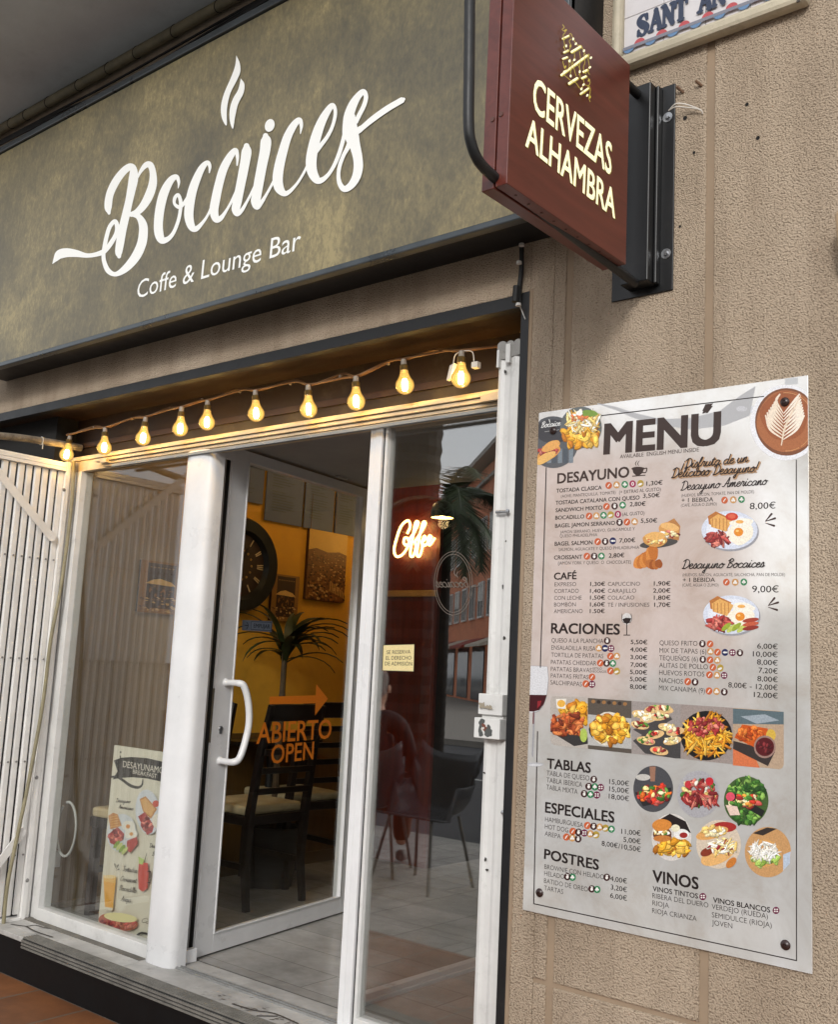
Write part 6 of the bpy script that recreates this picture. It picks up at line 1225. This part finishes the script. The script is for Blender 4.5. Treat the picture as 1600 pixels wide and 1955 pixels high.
# ------------------------------------------------------------------ terrace chair and the seated person (mirrored in the fixed pane)
tc = thing('terrace_chair', 'black plastic armchair with thin steel legs on the pavement terrace', 'chair', (0, 0, 0))
blk_p = M('black_plastic_shell', lin(74, 76, 80), .4, vs=8); leg_s = M('thin_steel_leg', lin(120, 116, 110), .35, metal=.7)
rows = []
for t_ in np.linspace(0, 1, 14):
    if t_ < .5: y, z = -.2 + .4 * t_ * 2, .45 - .02 * math.sin(t_ * 6)
    else: y, z = .2 + .12 * (t_ - .5) * 2, .45 + .36 * (t_ - .5) * 2
    rows.append([(x, y - .05 * (abs(x) / .25) ** 2 * (t_ > .5), z + .2 * (abs(x) / .26) ** 4 * (.4 + .6 * (t_ < .75)) * (t_ > .18)) for x in np.linspace(-.26, .26, 13)])
mb = MB(); vs = [v for r in rows for v in r]; mb.add(vs, [(i * 13 + j, i * 13 + j + 1, (i + 1) * 13 + j + 1, (i + 1) * 13 + j) for i in range(13) for j in range(12)])
sh_ = mb.build('shell', blk_p, tc, smooth=True); sm = sh_.modifiers.new('thickness', 'SOLIDIFY'); sm.thickness = .012
for sx in (-1, 1):
    for sy in (-1, 1):
        mb = MB(); mb.tube([(sx * .17, sy * .14, .44), (sx * .24, sy * .23, 0)], .011, 8); mb.build('leg', leg_s, tc, smooth=True)
tc.location = (-4.3, -2.41, 0); tc.rotation_euler = (0, 0, math.pi); tc['group'] = 'terrace chairs on the pavement'
tc2 = copy_tree(tc); tc2['label'] = 'black plastic armchair under the seated person on the pavement'; tc2.location = (-4.84, -2.5, 0); tc2.rotation_euler = (0, 0, math.radians(-25))
def skin(name, pts, edges, radii, mat, parent, sub=2, root=0):
    me = bpy.data.meshes.new(name); me.from_pydata(pts, edges, []); o = bpy.data.objects.new(name, me); COL.objects.link(o); o.parent = parent
    md = o.modifiers.new('skin', 'SKIN'); md.use_smooth_shade = True
    for v, r in zip(me.skin_vertices[0].data, radii): v.radius = (r, r) if not isinstance(r, tuple) else r
    me.skin_vertices[0].data[root].use_root = True
    s_ = o.modifiers.new('smooth', 'SUBSURF'); s_.levels = s_.render_levels = sub; me.materials.append(mat); return o
pn = thing('person', 'grey haired person in a dark jacket and brown trousers sitting on a black terrace chair', 'person', (-4.84, -2.5, 0))
skin_m = M('skin', lin(196, 150, 124), .55, vs=20, var=.08); jk = M('dark_jacket', lin(14, 14, 16), .8, vs=20); trs = M('tan_trousers', lin(96, 60, 36), .85, vs=20); hair_m = M('grey_hair', lin(150, 145, 138), .8, vs=60, var=.5, bump=3, bs=90, stretch=(1, 1, .25)); shoe = M('grey_shoes', lin(120, 116, 110), .6)
# seated, facing local -Y
body = skin('body', [(0, .08, .5), (0, .1, .68), (0, .1, .88), (0, .08, 1.0), (0, .05, 1.08), (0, .02, 1.16), (0, .01, 1.25),
    (.19, .09, .97), (.25, .0, .76), (.2, -.18, .68), (.12, -.26, .68), (-.19, .09, .97), (-.25, .0, .76), (-.2, -.18, .68), (-.12, -.26, .68),
    (.1, .0, .52), (.13, -.36, .52), (.13, -.34, .12), (-.1, .0, .52), (-.13, -.36, .52), (-.13, -.32, .12)],
    [(0, 1), (1, 2), (2, 3), (3, 4), (4, 5), (5, 6), (3, 7), (7, 8), (8, 9), (9, 10), (3, 11), (11, 12), (12, 13), (13, 14), (0, 15), (15, 16), (16, 17), (0, 18), (18, 19), (19, 20)],
    [.14, .13, .15, .1, .055, .085, .075, .06, .05, .042, .035, .06, .05, .042, .035, .09, .07, .045, .09, .07, .045], skin_m, pn)
skin('jacket', [(0, .08, .53), (0, .1, .68), (0, .1, .88), (0, .085, 1.02), (.2, .09, .98), (.255, .0, .76), (.2, -.17, .68), (-.2, .09, .98), (-.255, .0, .76), (-.2, -.17, .68)], [(0, 1), (1, 2), (2, 3), (3, 4), (4, 5), (5, 6), (3, 7), (7, 8), (8, 9)], [.17, .16, .175, .1, .075, .065, .055, .075, .065, .055], jk, pn)
skin('trousers', [(0, .08, .5), (.1, .0, .53), (.13, -.36, .53), (.13, -.34, .14), (-.1, .0, .53), (-.13, -.36, .53), (-.13, -.32, .14)], [(0, 1), (1, 2), (2, 3), (0, 4), (4, 5), (5, 6)], [.15, .105, .085, .065, .105, .085, .065], trs, pn)
for sx, yy in ((.13, -.34), (-.13, -.32)): skin('shoe', [(sx, yy + .03, .06), (sx, yy - .08, .05), (sx, yy - .16, .035)], [(0, 1), (1, 2)], [.045, .042, .032], shoe, pn)
skin('hair', [(0, .07, 1.14), (0, .07, 1.24), (0, .03, 1.31), (0, -.03, 1.32)], [(0, 1), (1, 2), (2, 3)], [.085, .095, .09, .06], hair_m, pn)
mb = MB(); mb.lathe((0, -.075, 1.2), [(.014, 0), (.011, .016), (0, .02)], 10, (0, -1, -.2)); o = mb.build('nose', skin_m, None); o.parent = pn
for sx in (-1, 1):
    mb = MB(); mb.lathe((sx * .032, -.068, 1.235), [(.011, 0), (.008, .005), (0, .007)], 10, (0, -1, 0)); o = mb.build('eye', M('dark_eye', lin(40, 32, 28), .2), None); o.parent = pn
    mb = MB(); mb.lathe((sx * .085, .02, 1.215), [(.03, 0), (.026, .008), (.01, .012), (0, .01)], 12, (sx, 0, 0)); o = mb.build('ear', skin_m, None); o.parent = pn
    for k in range(5): skin('finger', [(sx * .115 + .0, -.27 - .0, .685)] + [(sx * (.09 - .004 * k) - sx * .01 * j, -.29 - .02 * j, .665 + .012 * k - .012 * j * j) for j in range(3)], [(0, 1), (1, 2), (2, 3)], [.011, .0095, .009, .008], skin_m, pn, 1)
mb = MB(); mb.bar((-.022, -.078, 1.162), (.022, -.078, 1.162), .008, .006); o = mb.build('mouth', M('lips', lin(150, 90, 80), .5), None); o.parent = pn
pn.rotation_euler = (0, 0, math.radians(-25))
